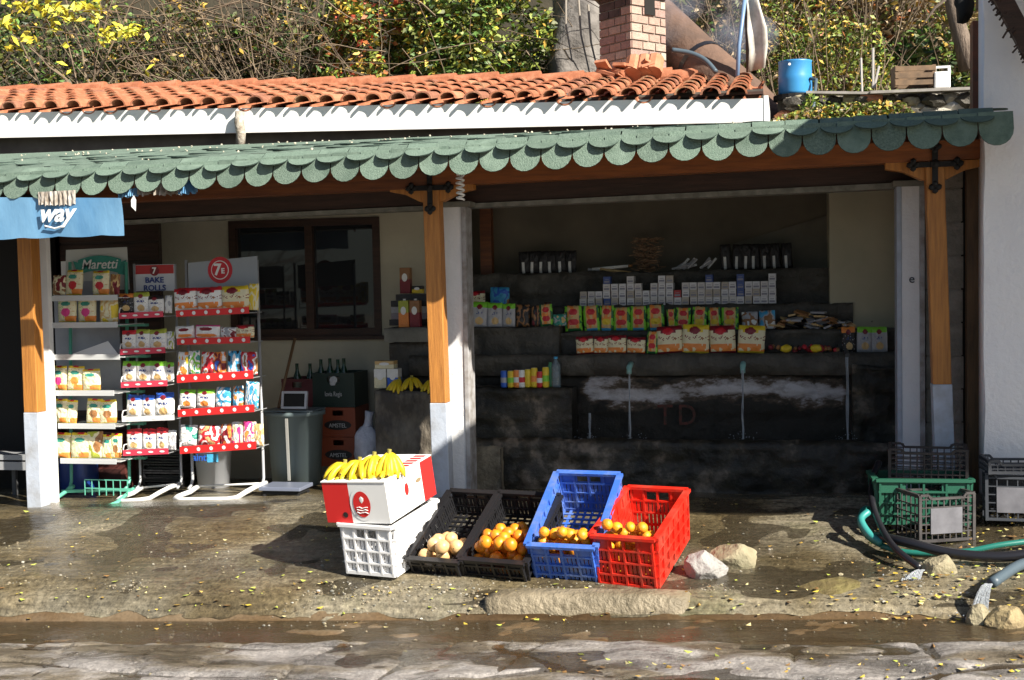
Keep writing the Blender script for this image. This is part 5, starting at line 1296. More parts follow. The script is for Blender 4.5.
# ------------------------------------------------------------------ rocks
def rock(pxa, pxb, pyt, pyb, y, m, label, seed, name='rock', d=1.0, sink=.02, rz=0):
    a, b = P(pxa, pyb, y), P(pxb, pyb, y); w = (b.x - a.x) / 2; h = (Z(pyt, y, (pxa + pxb) / 2) - (a.z + b.z) / 2)
    g = min((a.z + b.z) / 2, gz((a.x + b.x) / 2, y) + .03); q = MB(); import bmesh
    bm = bmesh.new(); bmesh.ops.create_icosphere(bm, subdivisions=4, radius=1); vv = []
    for v in bm.verts:
        dd = v.co.copy(); c = Vector((dd.x, dd.y, dd.z))
        # angular: clamp to a few random planes
        rnd = random.Random(seed)
        kk = 1.0
        for i in range(11):
            nrm = Vector((rnd.uniform(-1, 1), rnd.uniform(-1, 1), rnd.uniform(-.6, 1))).normalized(); dist = rnd.uniform(.62, .88); t = c.dot(nrm)
            if t > dist: c -= nrm * (t - dist)
        c *= 1 + .05 * noise.noise(dd * 4 + Vector((seed, 0, 0))) + .02 * noise.noise(dd * 12)
        vv.append((c.x * w * 1.18, c.y * w * d, (c.z + .55) * h / 1.35))
    q.add(vv, [tuple(x.index for x in f.verts) for f in bm.faces], m); bm.free()
    return tag(q.build(name, smooth=False, loc=((a.x + b.x) / 2, y, g - sink), rot=(0, 0, rz)), label, 'rock')
rock(709, 759, 541, 566, 6.62, rockm2, 'tan rock behind the white rock, right of the red crate', 8, d=.8)
rock(687, 727, 550, 572, 6.45, M('white_rock', (.38, .37, .35), .85, col2=(.25, .24, .225), scale=6, bump=.8, bscale=22), 'pale grey angular rock right beside the red crate', 5, d=.8)
rock(920, 954, 551, 579, 6.45, rockm2, 'tan pointed rock holding the black hose by its mouth', 12, d=.7)
rock(968, 992, 603, 627, 6.0, rockm2, 'small wet rock under the pipe outlet at lower right', 15)
rock(985, 1022, 602, 627, 5.97, M('ochre_rock', (.42, .33, .17), .8, col2=(.2, .15, .08), scale=6, bump=.9, bscale=20), 'ochre block like rock at the lower right edge', 18)
rock(800, 868, 571, 584, 6.35, M('mossy_rock', (.13, .10, .05), .3, col2=(.20, .17, .07), scale=9, bump=.8), 'flat mossy stone sunk in the pavement', 21, sink=.05)

# ------------------------------------------------------------------ crates and hoses at the right
def mesh_crate(name, label, loc, rot, L, Wd, H, m, group, panel=None, bars=9, rows=5):
    """long side L across x, open top, thin wire like lattice, curved front rim"""
    th = thing(name, label, 'crate', loc, rot, group); w2, l2 = L / 2, Wd / 2; q = MB()
    def rim(x): return H - .018 * (1 if abs(x) < w2 * .62 else 0)
    for y in (-l2, l2):
        for k in range(bars + 1):
            x = -w2 + L * k / bars; q.bar((x, y, 0), (x, y, rim(x)), .006 if 0 < k < bars else .016, .006 if 0 < k < bars else .016, m, upv=(0, 1, 0))
        for r in range(rows + 1):
            z = .008 + (H - .03) * r / rows; q.bar((-w2, y, z), (w2, y, z), .008, .006 if r else .016, m)
        pts = [(-w2, H), (-w2 * .7, H), (-w2 * .6, H - .02), (w2 * .6, H - .02), (w2 * .7, H), (w2, H)]
        for (a, b) in zip(pts, pts[1:]): q.bar((a[0], y, a[1]), (b[0], y, b[1]), .018, .012, m)
    for x in (-w2, w2):
        for k in range(7): y = -l2 + Wd * k / 6; q.bar((x, y, 0), (x, y, H), .006, .006, m, upv=(1, 0, 0))
        for r in range(rows + 1): z = .008 + (H - .02) * r / rows; q.bar((x, -l2, z), (x, l2, z), .008, .006, m)
        q.bar((x, -l2, H), (x, l2, H), .018, .012, m)
    q.build('side_lattice', th)
    q = MB()
    for k in range(12): x = -w2 + L * k / 11; q.bar((x, -l2, .006), (x, l2, .006), .010, .006, m)
    for k in range(6): y = -l2 + Wd * k / 5; q.bar((-w2, y, .004), (w2, y, .004), .010, .005, m)
    q.build('base_grid', th)
    if panel: q = MB(); q.box(-w2 * .62, w2 * .55, -l2 - .008, -l2 - .002, H * .18, H * .72, panel); q.build('front_panel', th)
    return th
GR = 'empty crates piled at the right post'
p = P(922, 531, 7.02); pan = M('panel_grey', (.17, .17, .19), .6, col2=(.11, .11, .125), scale=10)
g_ = gz(p.x, 7.1)
gcr_ = thing('plastic_crate', 'green plastic crate lying at the back of the pile by the right post', 'crate', (p.x + .0, 7.16, g_ + .02), (0, 0, radians(3)), GR)
q = MB(); crate_part(q, .28, .47, .25, greenpl, 5, 3); q.build('side_lattice', gcr_); q = MB(); crate_floor(q, .28, .47, greenpl); q.build('base_grid', gcr_)
p = P(929, 535, 6.88); g_ = gz(p.x, 6.85)
mesh_crate('plastic_crate', 'grey brown slatted crate standing in front of the green crate', (p.x + .03, 6.98, g_ + .02), (0, 0, radians(24)), .31, .28, .25, gcr, GR, pan)
p = P(930, 483, 7.1)
mesh_crate('plastic_crate', 'grey brown slatted crate balanced on top of the green crate', (p.x, 7.22, g_ + .30), (0, radians(0), radians(-5)), (.40), .26, .17, M('dark_brown_plastic', (.03, .024, .024), .5), GR, bars=11, rows=5)
p = P(1006, 505, 7.16)
mesh_crate('plastic_crate', 'dark grey crate stood on its side against the white house wall', (p.x + .02, 7.12, gz(1.2, 7.1) + .015), (radians(-6), 0, radians(-3)), .26, .16, .25, M('slate_plastic', (.045, .05, .06), .5), GR, pan, bars=5)
mesh_crate('plastic_crate', 'pale edged crate lying on top of the dark crate by the house wall', (p.x + .05, 7.16, gz(1.2, 7.1) + .275), (0, 0, radians(4)), .32, .22, .07, M('slate_plastic', (.045, .05, .06), .5), GR, None, bars=8, rows=2)
hosem = M('black_hose', (.016, .016, .020), .3); tealh = M('teal_hose', (.015, .15, .12), .35); gpipe = M('grey_pipe', (.07, .10, .125), .45)
def hose(pts, r, m, name, label, n=10, parent=None):
    W3 = [P(a, b, y) for a, b, y in pts]
    # smooth catmull
    out = []
    for i in range(len(W3) - 1):
        p0, p1, p2, p3 = W3[max(i - 1, 0)], W3[i], W3[i + 1], W3[min(i + 2, len(W3) - 1)]
        for k in range(6):
            t = k / 6; out.append(.5 * ((2 * p1) + (p2 - p0) * t + (2 * p0 - 5 * p1 + 4 * p2 - p3) * t * t + (3 * p1 - p0 - 3 * p2 + p3) * t ** 3))
    out.append(W3[-1])
    for o in out: o.z = max(o.z, gz(o.x, o.y) + r * .9)
    q = MB(); q.tube(out, r, m, n); o = q.build(name, None, smooth=True); return tag(o, label, 'hose')
hose([(879, 462, 7.3), (873, 478, 7.2), (872, 500, 7.0), (880, 525, 6.8), (895, 548, 6.6), (920, 568, 6.45)], .018, hosem, 'black_hose', 'black hose arching down by the crates and spilling water')
hose([(868, 535, 6.85), (905, 542, 6.65), (950, 553, 6.55), (1000, 557, 6.5), (1040, 552, 6.5)], .026, hosem, 'thick_black_hose', 'thick black hose running along the ground to the right edge')
hose([(880, 520, 7.1), (866, 508, 7.05), (860, 522, 6.95), (872, 540, 6.8), (905, 552, 6.7), (960, 552, 6.68), (1000, 545, 6.7), (1040, 540, 6.75)], .015, tealh, 'teal_hose', 'teal green hose curling round the crates at the right')
hose([(868, 512, 6.9), (861, 520, 6.85), (870, 535, 6.78), (882, 543, 6.74)], .020, M('teal_hose_pale', (.04, .26, .24), .35), 'teal_pipe_end', 'short bright teal pipe bend left of the crates')
hose([(1040, 560, 6.5), (1018, 566, 6.35), (992, 583, 6.12)], .026, gpipe, 'grey_pipe', 'grey blue pipe spilling water over the rocks at lower right')
q = MB()
for (px, py, y, dz, dy, n) in ((922, 570, 6.42, .05, .05, 14), (989, 584, 6.1, .16, .05, 26)):
    p = P(px, py, y); g = gz(p.x, p.y)
    for k in range(n):
        j = U(-.016, .016); e = U(-.03, .03); L_ = min(dz, p.z - g + .01)
        q.tube([(p.x + j + e * t - .05 * t, p.y - dy * t, p.z - L_ * t * t) for t in (0, .25, .5, .75, 1)], U(.002, .005), wat, 5)
    for k in range(n * 2): q.blob((p.x + random.gauss(-.04, .04), p.y - dy + random.gauss(0, .03), p.z - dz + U(0, .035)), U(.003, .008), wat, k, .1, 1)
struct(q.build('spilled_water'), 'stuff', 'clear water spilling from the hose ends')

# ------------------------------------------------------------------ loose stones, fallen leaves
def scatter_leaves(name, n, fn, mats, smin, smax, label):
    q = MB()
    for k in range(n):
        x, y = fn(); z = gz(x, y) + .008 + U(0, .006); s_ = U(smin, smax); a = U(0, 6.3); e = U(.4, .8)
        c, s1 = cos(a) * s_, sin(a) * s_; lift = U(0, .012)
        q.add([(x - c, y - s1, z + lift), (x + s1 * e, y - c * e, z), (x + c, y + s1, z + lift * .5), (x - s1 * e, y + c * e, z + .002)], [(0, 1, 2), (0, 2, 3)], random.choice(mats))
    struct(q.build(name), 'stuff', label)
lf = [M('leaf_yellow', (.62, .46, .06), .6), M('leaf_ochre', (.42, .27, .06), .6), M('leaf_pale', (.60, .52, .25), .6), M('leaf_brown', (.22, .12, .04), .7), M('leaf_lime', (.42, .48, .08), .6)]
def f1():
    r = R_()
    if r < .45: return U(.4, 1.5), U(6.0, 7.3)
    if r < .60: return U(-5, 1.3), random.gauss(6.14, .06)
    if r < .75: return U(-1, 1.5), random.gauss(5.15, .12)
    return U(-5.5, 1.3), U(5.9, 7.5)
scatter_leaves('fallen_leaves', 1000, f1, lf, .004, .022, 'yellow fallen leaves scattered on the wet pavement and road')
q = MB()
for k in range(5200):
    r = R_()
    if r < .5: x, y = U(-6, 1.6), random.gauss(6.20, .06)
    elif r < .72: x, y = U(-6, 1.6), U(4.9, 6.05)
    else: x, y = U(-6, 1.6), U(5.9, 7.2)
    x += .1 * noise.noise(Vector((x, y, 0))); s_ = abs(random.gauss(.0015, .003)) + .0015
    if noise.noise(Vector((x * 2, y * 3, 4))) < -.1: continue
    q.blob((x, y, gz(x, y) + s_ * .3), s_, random.choice([rockm, rockm2, concrete, kerbm, kerbm]), k, .2, 1, (1.2, 1, .7))
struct(q.build('gravel'), 'stuff', 'small gravel and grit along the kerb and road')
# ------------------------------------------------------------------ hillside and plants behind the roof
soil = M('hillside_soil', (.022, .02, .011), .95, col2=(.05, .042, .025), scale=2.5, bump=1, bscale=9)
soil2 = M('scrub_soil', (.07, .052, .033), .95, col2=(.13, .10, .065), scale=5, bump=1, bscale=12)
def hill(name, xs_, prof, m, label=None, amp=.25):
    q = MB(); n1 = len(xs_)
    for y, z in prof:
        for x in xs_: q.v.append((x, y + amp * noise.noise(Vector((x * .6, z * .8, 2))), z + amp * .5 * noise.noise(Vector((x * .9, y, 5)))))
    k = q.mi(m)
    for j in range(len(prof) - 1):
        for i in range(n1 - 1): q.f.append((j * n1 + i, j * n1 + i + 1, (j + 1) * n1 + i + 1, (j + 1) * n1 + i)); q.m.append(k)
    return struct(q.build(name, smooth=True), label=label)
hill('hillside', frange(-22, 2.0, 60), [(10.9, -.2), (11.0, 2.6), (12.6, 3.3), (13.4, 4.4), (14.2, 6.5), (15.5, 9), (20, 13)], soil)
hill('hillside', frange(-.9, 14, 40), [(10.7, 1.0), (10.8, 2.75), (12.4, 3.1), (13.0, 4.2), (13.9, 6.5), (15.5, 9), (20, 13)], soil2)
# terrace bed behind the stone wall, above the fountain
q = MB(); q.box(-.05, 2.2, 9.62, 10.9, 2.2, 2.76, soil2); struct(q.build('terrace_ground'))
leafm = {n: M('foliage_' + n, tuple(min(.8, v * 1.65) for v in c), .55, col2=tuple(v * .9 for v in c), scale=3) for n, c in dict(olive=(.085, .10, .022), dark=(.025, .045, .014), green=(.07, .14, .025), lime=(.20, .25, .04), yellow=(.62, .50, .05), gold=(.40, .26, .045), rust=(.30, .10, .03), red=(.40, .06, .03), tan=(.26, .19, .10), brown=(.11, .07, .035), pale=(.32, .32, .16)).items()}
twigm = M('twig_tan', (.26, .20, .13), .9, col2=(.14, .10, .07), scale=8); twigd = M('twig_dark', (.08, .06, .045), .9)
def leaf(q, p, s_, m, nrm=None):
    a = Vector((U(-1, 1), U(-1, 1), U(-.6, .6))).normalized(); b = a.cross(Vector((U(-1, 1), U(-1, 1), U(-1, 1))))
    if b.length < .05: b = Vector((0, 0, 1))
    b = b.normalized() * (s_ * U(.35, .55)); a = a * s_; dr = Vector((0, 0, -s_ * .25))
    q.add([p - a, p + b, p + a + dr, p - b], [(0, 1, 2, 3)], m)
def crown(c, rad, n, mats, wts, smin, smax, thr=-.05, fs=2.2, seed=0, parent=None, name='crown'):
    q = MB(); c = Vector(c); k = 0; t = 0
    while k < n and t < n * 6:
        t += 1; d = Vector((U(-1, 1), U(-1, 1), U(-1, 1)))
        if d.length > 1: continue
        if d.length < .55 and R_() < .6: continue
        p = c + Vector((d.x * rad[0], d.y * rad[1], d.z * rad[2])); nv = noise.noise(p * fs + Vector((seed, 0, 0))) 
        if nv < thr - .25 * (d.length < .6) + .25 * max(0, d.length - .75): continue
        leaf(q, p, U(smin, smax), random.choices(mats, wts)[0]); k += 1
    return q.build(name, parent)
def twig(q, p, d, L, r, m, bend=.3, n=7, grav=0):
    pts = [Vector(p)]; d = Vector(d).normalized()
    for i in range(n):
        d = (d + Vector((U(-1, 1), U(-1, 1), U(-1, 1) - grav)) * bend).normalized(); pts.append(pts[-1] + d * (L / n))
    q.tube(pts, r, m, 4, cap=False, r1=r * .35); return pts
def bush(x, y, z, rad, n, mats, wts, label, cat='bush', name='bush', smin=.022, smax=.05, thr=-.12, twigs=30, group='bushes on the hillside', seed=0, fs=2.2, tm=twigm):
    if rad[0] > .7: n = int(n * 2.5); rad = (rad[0], rad[1], rad[2] * 1.2)
    th = thing(name, label, cat, (x, y, z), (0, 0, 0), group)
    crown((0, 0, rad[2] * .8), rad, n, [leafm[m] for m in mats], wts, smin, smax, thr, fs, seed + x, th, 'foliage')
    q = MB()
    for k in range(twigs):
        a = U(0, 2 * pi); e = U(.2, 1.3); twig(q, (U(-.2, .2) * rad[0], U(-.2, .2), 0), (cos(a) * rad[0], -abs(sin(a)) * rad[1], rad[2] * e), rad[2] * U(1, 1.9), U(.004, .010), tm, .22)
    q.build('branches', th); return th
BY = 11.6
def bx(px, y=BY): return X(px, y, 60)
zb0 = 2.9
bush(bx(60, 12.3), 12.3, 3.0, (1.3, .6, .9), 3200, ['dark', 'olive', 'green', 'brown', 'gold'], [4, 4, 3, 3, 1], 'dark undergrowth bush behind the yellow leaved shrub at the left', seed=1, twigs=50)
bush(bx(-70, 12.0), 12.0, 3.0, (.9, .6, .9), 2000, ['dark', 'olive', 'green'], [5, 4, 2], 'dark bush at the far left edge above the roof', seed=2)
bush(bx(190, 12.0), 12.0, 2.9, (1.0, .55, .9), 2600, ['olive', 'brown', 'tan', 'gold', 'dark', 'green'], [5, 3, 3, 2, 3, 2], 'brownish bush tangled with bare branches above the left roof', seed=3, twigs=90)
bush(bx(290, 11.9), 11.9, 2.9, (.9, .5, .9), 2600, ['olive', 'brown', 'tan', 'dark', 'green', 'gold'], [5, 3, 3, 3, 3, 1.5], 'brown olive tangled bush left of the red leaved creeper', seed=4, twigs=110)
bush(bx(385, 11.7), 11.7, 2.85, (.75, .5, .85), 4200, ['olive', 'green', 'gold', 'rust', 'red', 'lime', 'yellow'], [4, 3, 2.5, 2, 1, 3, .6], 'creeper bush with red and orange autumn leaves above the roof middle', seed=5, twigs=20)
bush(bx(470, 11.6), 11.6, 2.85, (.85, .5, .9), 5600, ['olive', 'green', 'lime', 'gold', 'yellow', 'dark'], [4, 3, 4, 1.5, .5, 3], 'dense yellow green bramble bush left of the grey rock face', seed=6, twigs=12)
bush(bx(505, 11.0), 10.95, 2.8, (.55, .25, .28), 1500, ['gold', 'yellow', 'rust', 'olive'], [4, 2, 3, 2], 'low golden rust coloured creeper spilling onto the roof tiles', seed=7, twigs=5)
bush(bx(400, 11.0), 10.95, 2.85, (1.3, .2, .14), 1300, ['rust', 'gold', 'olive', 'brown'], [3, 2, 3, 3], 'low strip of rusty leaf litter creeper along the roof ridge', seed=8, twigs=5)
bush(bx(690, 10.4), 10.4, 2.72, (.22, .14, .17), 420, ['green', 'lime', 'olive'], [3, 3, 2], 'small bright green weed growing beside the chimney', seed=9, twigs=3, smin=.015, smax=.03)
bush(bx(575, 11.0), 11.0, 2.85, (.35, .2, .25), 700, ['green', 'olive', 'gold', 'tan'], [3, 3, 2, 2], 'straggly bush at the foot of the grey rock face', seed=10, twigs=30)
# tangle of bare branches
q = MB()
for k in range(230):
    px = random.choice([U(100, 350), U(130, 320), U(0, 540)]); y = U(11.1, 11.9); p = P(px, U(-40, 85), y); a = U(0, 6.3)
    twig(q, p, (cos(a), U(-.3, .3), -abs(sin(a)) * .9 + .2), U(.5, 1.6), U(.003, .009), random.choice([twigm, twigm, twigd]), .16, 8, .1)
o = q.build('bare_thicket'); struct(o, 'stuff', 'tangle of bare tan branches above the left half of the roof')
# yellow leaved shrub
ys = thing('yellow_leaved_shrub', 'thin shrub with clusters of bright yellow leaves above the left roof', 'shrub', (bx(85, 10.9), 10.9, 2.95))
q = MB(); tips = []
for (a, b, c, d) in ((78, 92, 60, 5), (92, 92, 65, -5), (92, 92, 100, 0), (78, 92, 30, 45), (98, 75, 140, -10), (75, 90, 10, 30)):
    p0, p1 = P(a, b, 10.9), P(c, d, 10.8 + U(-.1, .1)); pts = [p0 + (p1 - p0) * t + Vector((U(-.02, .02), 0, U(-.02, .02))) for t in (0, .2, .4, .6, .8, 1)]
    base = Vector((bx(85, 10.9), 10.9, 2.95)); q.tube([v - base for v in pts], .011, twigm, 5, r1=.003)
q.build('branches', ys)
q = MB()
for (cx1, cy1, rw, n) in ((25, 5, 22, 26), (42, 10, 15, 18), (65, 8, 16, 26), (90, 5, 14, 22), (70, 17, 10, 14), (12, 22, 10, 12), (52, 26, 5, 6), (97, 18, 6, 8), (28, 40, 8, 9), (15, 45, 9, 9), (68, 44, 6, 3), (108, 36, 12, 20), (135, 30, 12, 20), (122, 33, 10, 10), (110, 25, 6, 6), (50, 72, 4, 3), (62, 66, 5, 3), (70, 69, 4, 3), (150, 70, 3, 2), (0, 25, 8, 10), (55, 22, 5, 5)):
    for k in range(int(n * 1.3)):
        p = P(cx1 + random.gauss(0, rw * .55), cy1 + random.gauss(0, 3.2), 10.75 + U(-.12, .12)) - base; leaf(q, p, U(.030, .062), leafm['yellow'] if R_() < .85 else leafm['lime'])
q.build('leaves', ys)
# grey rock face behind the chimney
q = MB(); A = bx(545, 11.7); B_ = bx(612, 11.7); vv = []; nx, nz2 = 24, 30
for j in range(nz2 + 1):
    for i in range(nx + 1):
        x = A + (B_ - A) * i / nx; z = 2.7 + 2.6 * j / nz2; vv.append((x + .05 * noise.noise(Vector((0, z * 2, 1))), 11.45 + .12 * noise.noise(Vector((x * 2, z * 2, 0))) + .04 * noise.noise(Vector((x * 8, z * 8, 0))) + .12 * (z - 2.7) + .4 * abs(2 * i / nx - 1) ** 4, z))
q.add(vv, [(j * (nx + 1) + i, j * (nx + 1) + i + 1, (j + 1) * (nx + 1) + i + 1, (j + 1) * (nx + 1) + i) for j in range(nz2) for i in range(nx)], M('grey_rock_face', (.26, .24, .22), .9, col2=(.12, .11, .10), scale=4, bump=1, bscale=12))
struct(q.build('rock_face', smooth=True))
q = MB()
for (a, b, c, d) in ((578, -5, 590, 75), (588, 5, 600, 80), (566, -10, 572, 60)): q.tube([P(a, b, 11.2), P((a + c) / 2 - 3, (b + d) / 2, 11.15), P(c, d, 11.1)], .012, M('pale_bark', (.28, .25, .21), .9), 5, r1=.007)
tag(q.build('bare_saplings'), 'pale bare saplings in front of the grey rock face', 'saplings')
# brown pipe mound
pm = M('rusty_brown', (.17, .10, .068), .9, col2=(.10, .062, .045), scale=3.5, bump=1, bscale=10)
mp_ = thing('large_brown_pipe', 'thick weathered brown pipe sloping down behind the chimney and roof end', 'pipe', (0, 0, 0))
q = MB(); W3 = [P(610, -20, 10.9), P(655, 22, 10.7), P(700, 65, 10.45), P(745, 105, 10.1), P(775, 138, 9.85), P(790, 165, 9.7)]; q.tube(W3, .215, pm, 20); q.build('pipe', mp_, smooth=True)
q = MB(); c0, c1 = W3[2], W3[2] + (W3[3] - W3[2]) * .07
q.tube([c0, c1], .221, hosem, 20, cap=False); q.build('strap', mp_, smooth=True)
hose([(672, 50, 9.98), (690, 53, 9.98), (705, 60, 9.95), (716, 72, 9.9)], .02, gpipe, 'small_grey_hose', 'short grey hose curving over the brown pipe')
q = MB(); q.tube([P(737, 86, 9.9), P(739, 45, 9.9), P(746, -10, 9.9)], .016, M('blue_grey_pipe', (.16, .26, .42), .4), 8); tag(q.build('blue_conduit', smooth=True), 'thin blue grey upright pipe beside the ragged white sheet', 'pipe')
q = MB(); q.tube([P(748, 72, 9.95), P(747, 30, 9.95), P(744, -10, 9.95)], .014, twigd, 8); tag(q.build('wooden_pole', smooth=True), 'dark wooden pole carrying the ragged white sheet', 'pole')
q = MB(); L0 = [(746, -6), (747, 12), (747, 30), (749, 50), (748, 72)]; R0 = [(757, -6), (762, 12), (767, 28), (768, 45), (765, 68)]; vv = []
for j, (l_, r_1) in enumerate(zip(L0, R0)):
    for i in range(7):
        t = i / 6; p = P(l_[0] + (r_1[0] - l_[0]) * t, l_[1] + (r_1[1] - l_[1]) * t, 9.93 + .025 * sin(t * 5)); vv.append(p)
q.add(vv, [(j * 7 + i, j * 7 + i + 1, (j + 1) * 7 + i + 1, (j + 1) * 7 + i) for j in range(4) for i in range(6)], M('ragged_plastic', (.62, .60, .54), .6, col2=(.35, .33, .28), scale=6))
o = q.build('white_sheet', smooth=True); tag(o, 'ragged white plastic sheet hanging on a pole right of the chimney', 'sheet'); m_ = o.modifiers.new('solid', 'SOLIDIFY'); m_.thickness = .004
# blue drum
dr = thing('blue_drum', 'bright blue plastic drum standing on the terrace above the canopy', 'drum', (bx(795, 9.6), 9.6, P(795, 93, 9.6).z - .02))
dbm_ = M('drum_blue', (.035, .22, .50), .4, col2=(.05, .28, .58), scale=3)
q = MB(); q.lathe([(0, .0), (.118, .0), (.124, .02), (.122, .10), (.126, .12), (.122, .14), (.120, .24), (.124, .25), (.118, .25), (.112, .10), (0, .1)], dbm_, 24); q.build('barrel', dr, smooth=True)
q = MB(); q.lathe([(0, -.035), (.16, -.035), (.16, .0), (0, .0)], blackmat, 20); q.build('base', dr)
q = MB(); q.tube([(.105, -.07, .11), (.15, -.08, .10), (.13, -.2, -.10), (.02, -.45, -.40)], .013, gpipe, 8); q.build('outlet_pipe', dr, smooth=True)
q = MB(); q.disc((-.04, -.125, .215), .01, white_p, n=8); q.build('rim_mark', dr)
# dry stone wall, plank, poles, crate and canister
sw = thing('dry_stone_wall', 'low dry stone wall of pale rocks topped by a plank above the canopy', 'wall', (0, 0, 0))
q = MB()
for k in range(95):
    px = U(785, 980); py = U(97, 122); p = P(px, py, 9.5 + U(-.06, .1)); r = U(.03, .075)
    q.blob(p, r, random.choice([rockm, rockm, rockm2, M('white_stone', (.62, .60, .56), .85, bump=.5, scale=15), terra2 if R_() < .15 else rockm, darkstone]), k, .22, 2, (1.25, .8, .75), 0, 1.4)
q.build('stones', sw, smooth=False)
q = MB(); a, b = P(806, 93, 9.45), P(978, 90, 9.45); q.bar(a, P(890, 94, 9.45), .10, .018, M('grey_plank', (.36, .34, .31), .8, col2=(.24, .22, .2), scale=8)); q.bar(P(870, 93, 9.42), P(975, 89, 9.42), .10, .02, M('grey_plank', (.36, .34, .31), .8)); q.build('plank', sw)
q = MB(); q.box(-.05, 2.0, 9.58, 9.66, 2.3, P(850, 97, 9.6).z, darkstone); q.build('backing', sw)
bush(bx(865, 9.3), 9.32, 2.50, (.74, .14, .15), 2600, ['olive', 'gold', 'lime', 'brown', 'green'], [4, 2, 3, 3, 2], 'low yellowish creeper growing over the stone wall above the canopy', seed=12, twigs=10, smin=.012, smax=.028, group='creepers')
bush(bx(825, 9.4), 9.4, 2.55, (.2, .12, .22), 700, ['lime', 'green', 'olive'], [4, 3, 2], 'bright green weed growing beside the blue drum', seed=13, twigs=8, smin=.012, smax=.028, group='creepers')
for k, (a, b, c, d) in enumerate(((862, 92, 861, 58), (873, 88, 873, 48), (874, 88, 879, 66))):
    q = MB(); q.tube([P(a, b, 9.6), P(c, d, 9.62)], .009, M('pole_grey', (.4, .38, .36), .7), 6); tag(q.build('garden_stake'), ['short leaning white stake, leftmost of three on the stone wall', 'tall upright stake on the stone wall', 'slanted stake right of the tall one on the stone wall'][k], 'stake', 'garden stakes')
wc = thing('wooden_crate', 'brown slatted wooden crate on the plank above the canopy', 'crate', (bx(913, 9.5), 9.5, P(913, 88, 9.5).z), (0, 0, .1), None)
for k in range(3): q = MB(); q.box(-.14, .14, -.09, -.08, .01 + k * .05, .045 + k * .05, M('crate_slat', (.22, .14, .08), .8, col2=(.12, .08, .05), scale=10)); q.box(-.14, .14, .08, .09, .01 + k * .05, .045 + k * .05, M('crate_slat', (.2, .1, .1))); q.build('slat', wc)
q = MB(); [q.box(sx - .012, sx + .012, -.085, .085, 0, .15, M('crate_slat', (.2, .1, .1))) for sx in (-.13, .13)]; q.build('end_board', wc)
cn = thing('white_canister', 'white plastic canister with a handle standing beside the wooden crate', 'canister', (bx(942, 9.45), 9.45, P(942, 89, 9.45).z), (0, 0, -.05))
q = MB(); q.box(-.055, .055, -.04, .04, 0, .12, white_p); q.build('body', cn, bevel=.01)
q = MB(); q.bar((-.05, 0, .11), (-.048, 0, .155), .016, .02, white_p); q.bar((.05, 0, .11), (.048, 0, .155), .016, .02, white_p); q.bar((-.056, 0, .155), (.056, 0, .155), .02, .016, white_p); q.build('handle', cn)
# right hillside plants
for k, (px, w_, h_, lb_) in enumerate(((778, .20, .75, 'tall yellow green feathery weed left of the blue drum'), (818, .17, .85, 'tall feathery weed directly behind the blue drum'), (800, .3, .5, 'pale green scrub behind the blue drum'), (868, .16, .55, 'slim upright yellow green weed behind the stakes'), (886, .10, .42, 'small slim weed right of the stakes'), (840, .25, .6, 'feathery olive weed between drum and stakes'))):
    bush(bx(px, 11.0), 11.0, 2.8, (w_, .18, h_), int(5200 * w_), ['lime', 'olive', 'green', 'gold'], [4, 3, 2, 2], lb_, cat='weed', name='tall_weed', smin=.015, smax=.032, seed=20 + k, twigs=14, group='tall weeds on the right slope', thr=-.3)
bush(bx(930, 11.3), 11.4, 2.8, (.55, .3, .5), 3200, ['dark', 'green', 'olive', 'lime'], [5, 4, 3, 1], 'dark green leafy bush behind the wooden crate', seed=31, twigs=12)
bush(bx(985, 11.3), 11.4, 2.7, (.5, .3, .9), 2200, ['lime', 'green', 'tan', 'gold'], [3, 3, 4, 2], 'yellow green bush beside the leaning tree trunk', seed=32, twigs=20)
bush(bx(860, 12.3), 12.4, 3.1, (1.3, .4, 1.0), 4200, ['tan', 'brown', 'olive', 'gold', 'rust'], [6, 5, 3, 2, 1], 'dry brown scrub covering the slope at upper right', seed=33, twigs=160, thr=-.25)
bush(bx(715, 12.0), 12.1, 3.1, (.8, .35, .9), 2400, ['tan', 'brown', 'olive', 'green'], [4, 4, 3, 2], 'greyish brown scrub behind the chimney smoke', seed=34, twigs=90, thr=-.2)
bush(bx(640, 12.2), 12.2, 3.1, (.6, .35, .9), 1500, ['tan', 'brown', 'olive', 'dark'], [4, 4, 3, 3], 'thin scrub hidden behind the chimney', seed=35, twigs=60, thr=-.2)
tr = thing('leaning_tree', 'bare leaning tree with a grey brown trunk behind the canister', 'tree', (0, 0, 0))
q = MB(); q.tube([P(968, 70, 11.0), P(962, 40, 11.0), P(955, 15, 11.0), P(948, -25, 11.0)], .075, M('bark', (.22, .17, .13), .9, col2=(.12, .09, .07), scale=9, bump=1, stretch=(3, 3, .6)), 10, r1=.06); q.build('trunk', tr, smooth=True)
q = MB(); q.tube([P(945, 0, 10.9), P(935, 8, 10.8), P(925, 22, 10.7)], .014, twigd, 5, r1=.006); twig(q, P(950, 0, 11), (-1, 0, .3), 1.0, .02, twigm); q.build('limbs', tr)
# dark hanging cloth and downpipe at the house corner
q = MB(); q.blob(P(963, 4, 8.0), .10, blackmat, 3, .3, 2, (.55, .4, 1.1)); tag(q.build('hanging_rag', smooth=True), 'dark rag hanging under the eave at the house corner', 'rag')

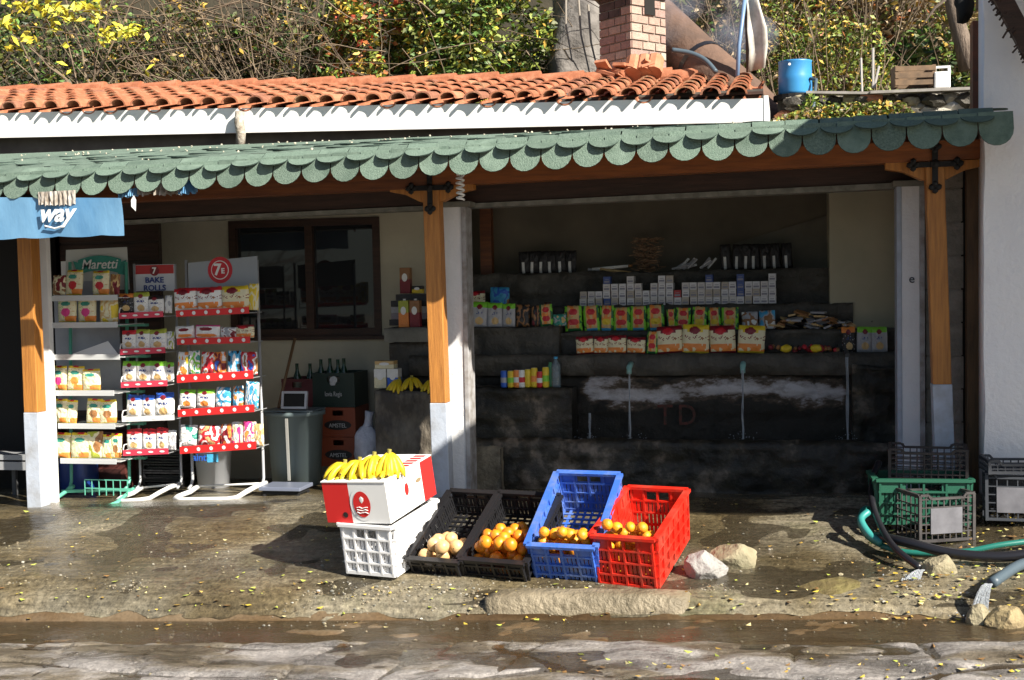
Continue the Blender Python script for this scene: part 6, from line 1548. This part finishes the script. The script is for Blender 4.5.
# ------------------------------------------------------------------ smoke
sv = MB(); sv.blob(P(705, 22, 10.5), .40, None or M('smoke_tmp', (1, 1, 1)), 4, .25, 3, (1.35, .55, .9)); so_ = sv.build('smoke', smooth=True)
smk = bpy.data.materials.new('smoke_volume'); smk.use_nodes = True; t = smk.node_tree; t.nodes.remove(t.nodes['Principled BSDF'])
pv = t.nodes.new('ShaderNodeVolumePrincipled'); pv.inputs['Color'].default_value = (.75, .80, 1, 1); pv.inputs['Density'].default_value = 1.0
nn_ = t.nodes.new('ShaderNodeTexNoise'); nn_.inputs['Scale'].default_value = 2.6; mr = t.nodes.new('ShaderNodeMapRange'); mr.inputs[1].default_value = .42; mr.inputs[2].default_value = .75; mr.inputs[3].default_value = 0; mr.inputs[4].default_value = 2.6
tcn = t.nodes.new('ShaderNodeTexCoord'); t.links.new(tcn.outputs['Object'], nn_.inputs[0]); t.links.new(nn_.outputs[0], mr.inputs[0]); t.links.new(mr.outputs[0], pv.inputs['Density'])
t.links.new(pv.outputs[0], t.nodes['Material Output'].inputs['Volume']); so_.data.materials[0] = smk; struct(so_, 'stuff', 'thin bluish smoke drifting right of the chimney')
scene.cycles.volume_step_rate = 4; scene.cycles.volume_max_steps = 64

# ------------------------------------------------------------------ across the road, behind the viewpoint
pw = MB(); pw.box(-26, 12, -4.6, -4.4, -.6, .5, M('pale_reflection_wall', (.55, .55, .56), .85, bump=.3, scale=8)); tag(pw.build('reflection_wall'), 'unseen pale low wall added across the road for reflection and bounce', 'wall')  # unseen pale wall, added for the window reflection and bounced light
hill('far_hills', frange(-160, 160, 40), [(-70, -8), (-90, 5), (-120, 16), (-160, 18)], M('far_hill', (.12, .14, .12), .95), amp=3)
tb = thing('bare_tree', 'bare tree standing across the road', 'tree', (-11, -5.6, -.4))
q = MB(); q.tube([(0, 0, 0), (.1, 0, 1.4), (.0, .1, 2.6)], .11, twigd, 8, r1=.07); q.build('trunk', tb)
q = MB()
for k in range(60): pts = twig(q, (U(-.05, .05), U(-.05, .05), U(1.2, 2.6)), (U(-1, 1), U(-1, 1), U(.1, 1)), U(1, 2.4), .02, twigd, .2); [twig(q, random.choice(pts), (U(-1, 1), U(-1, 1), U(-.2, 1)), U(.3, .9), .007, twigd, .2, 5) for _ in range(3)]
q.build('limbs', tb)
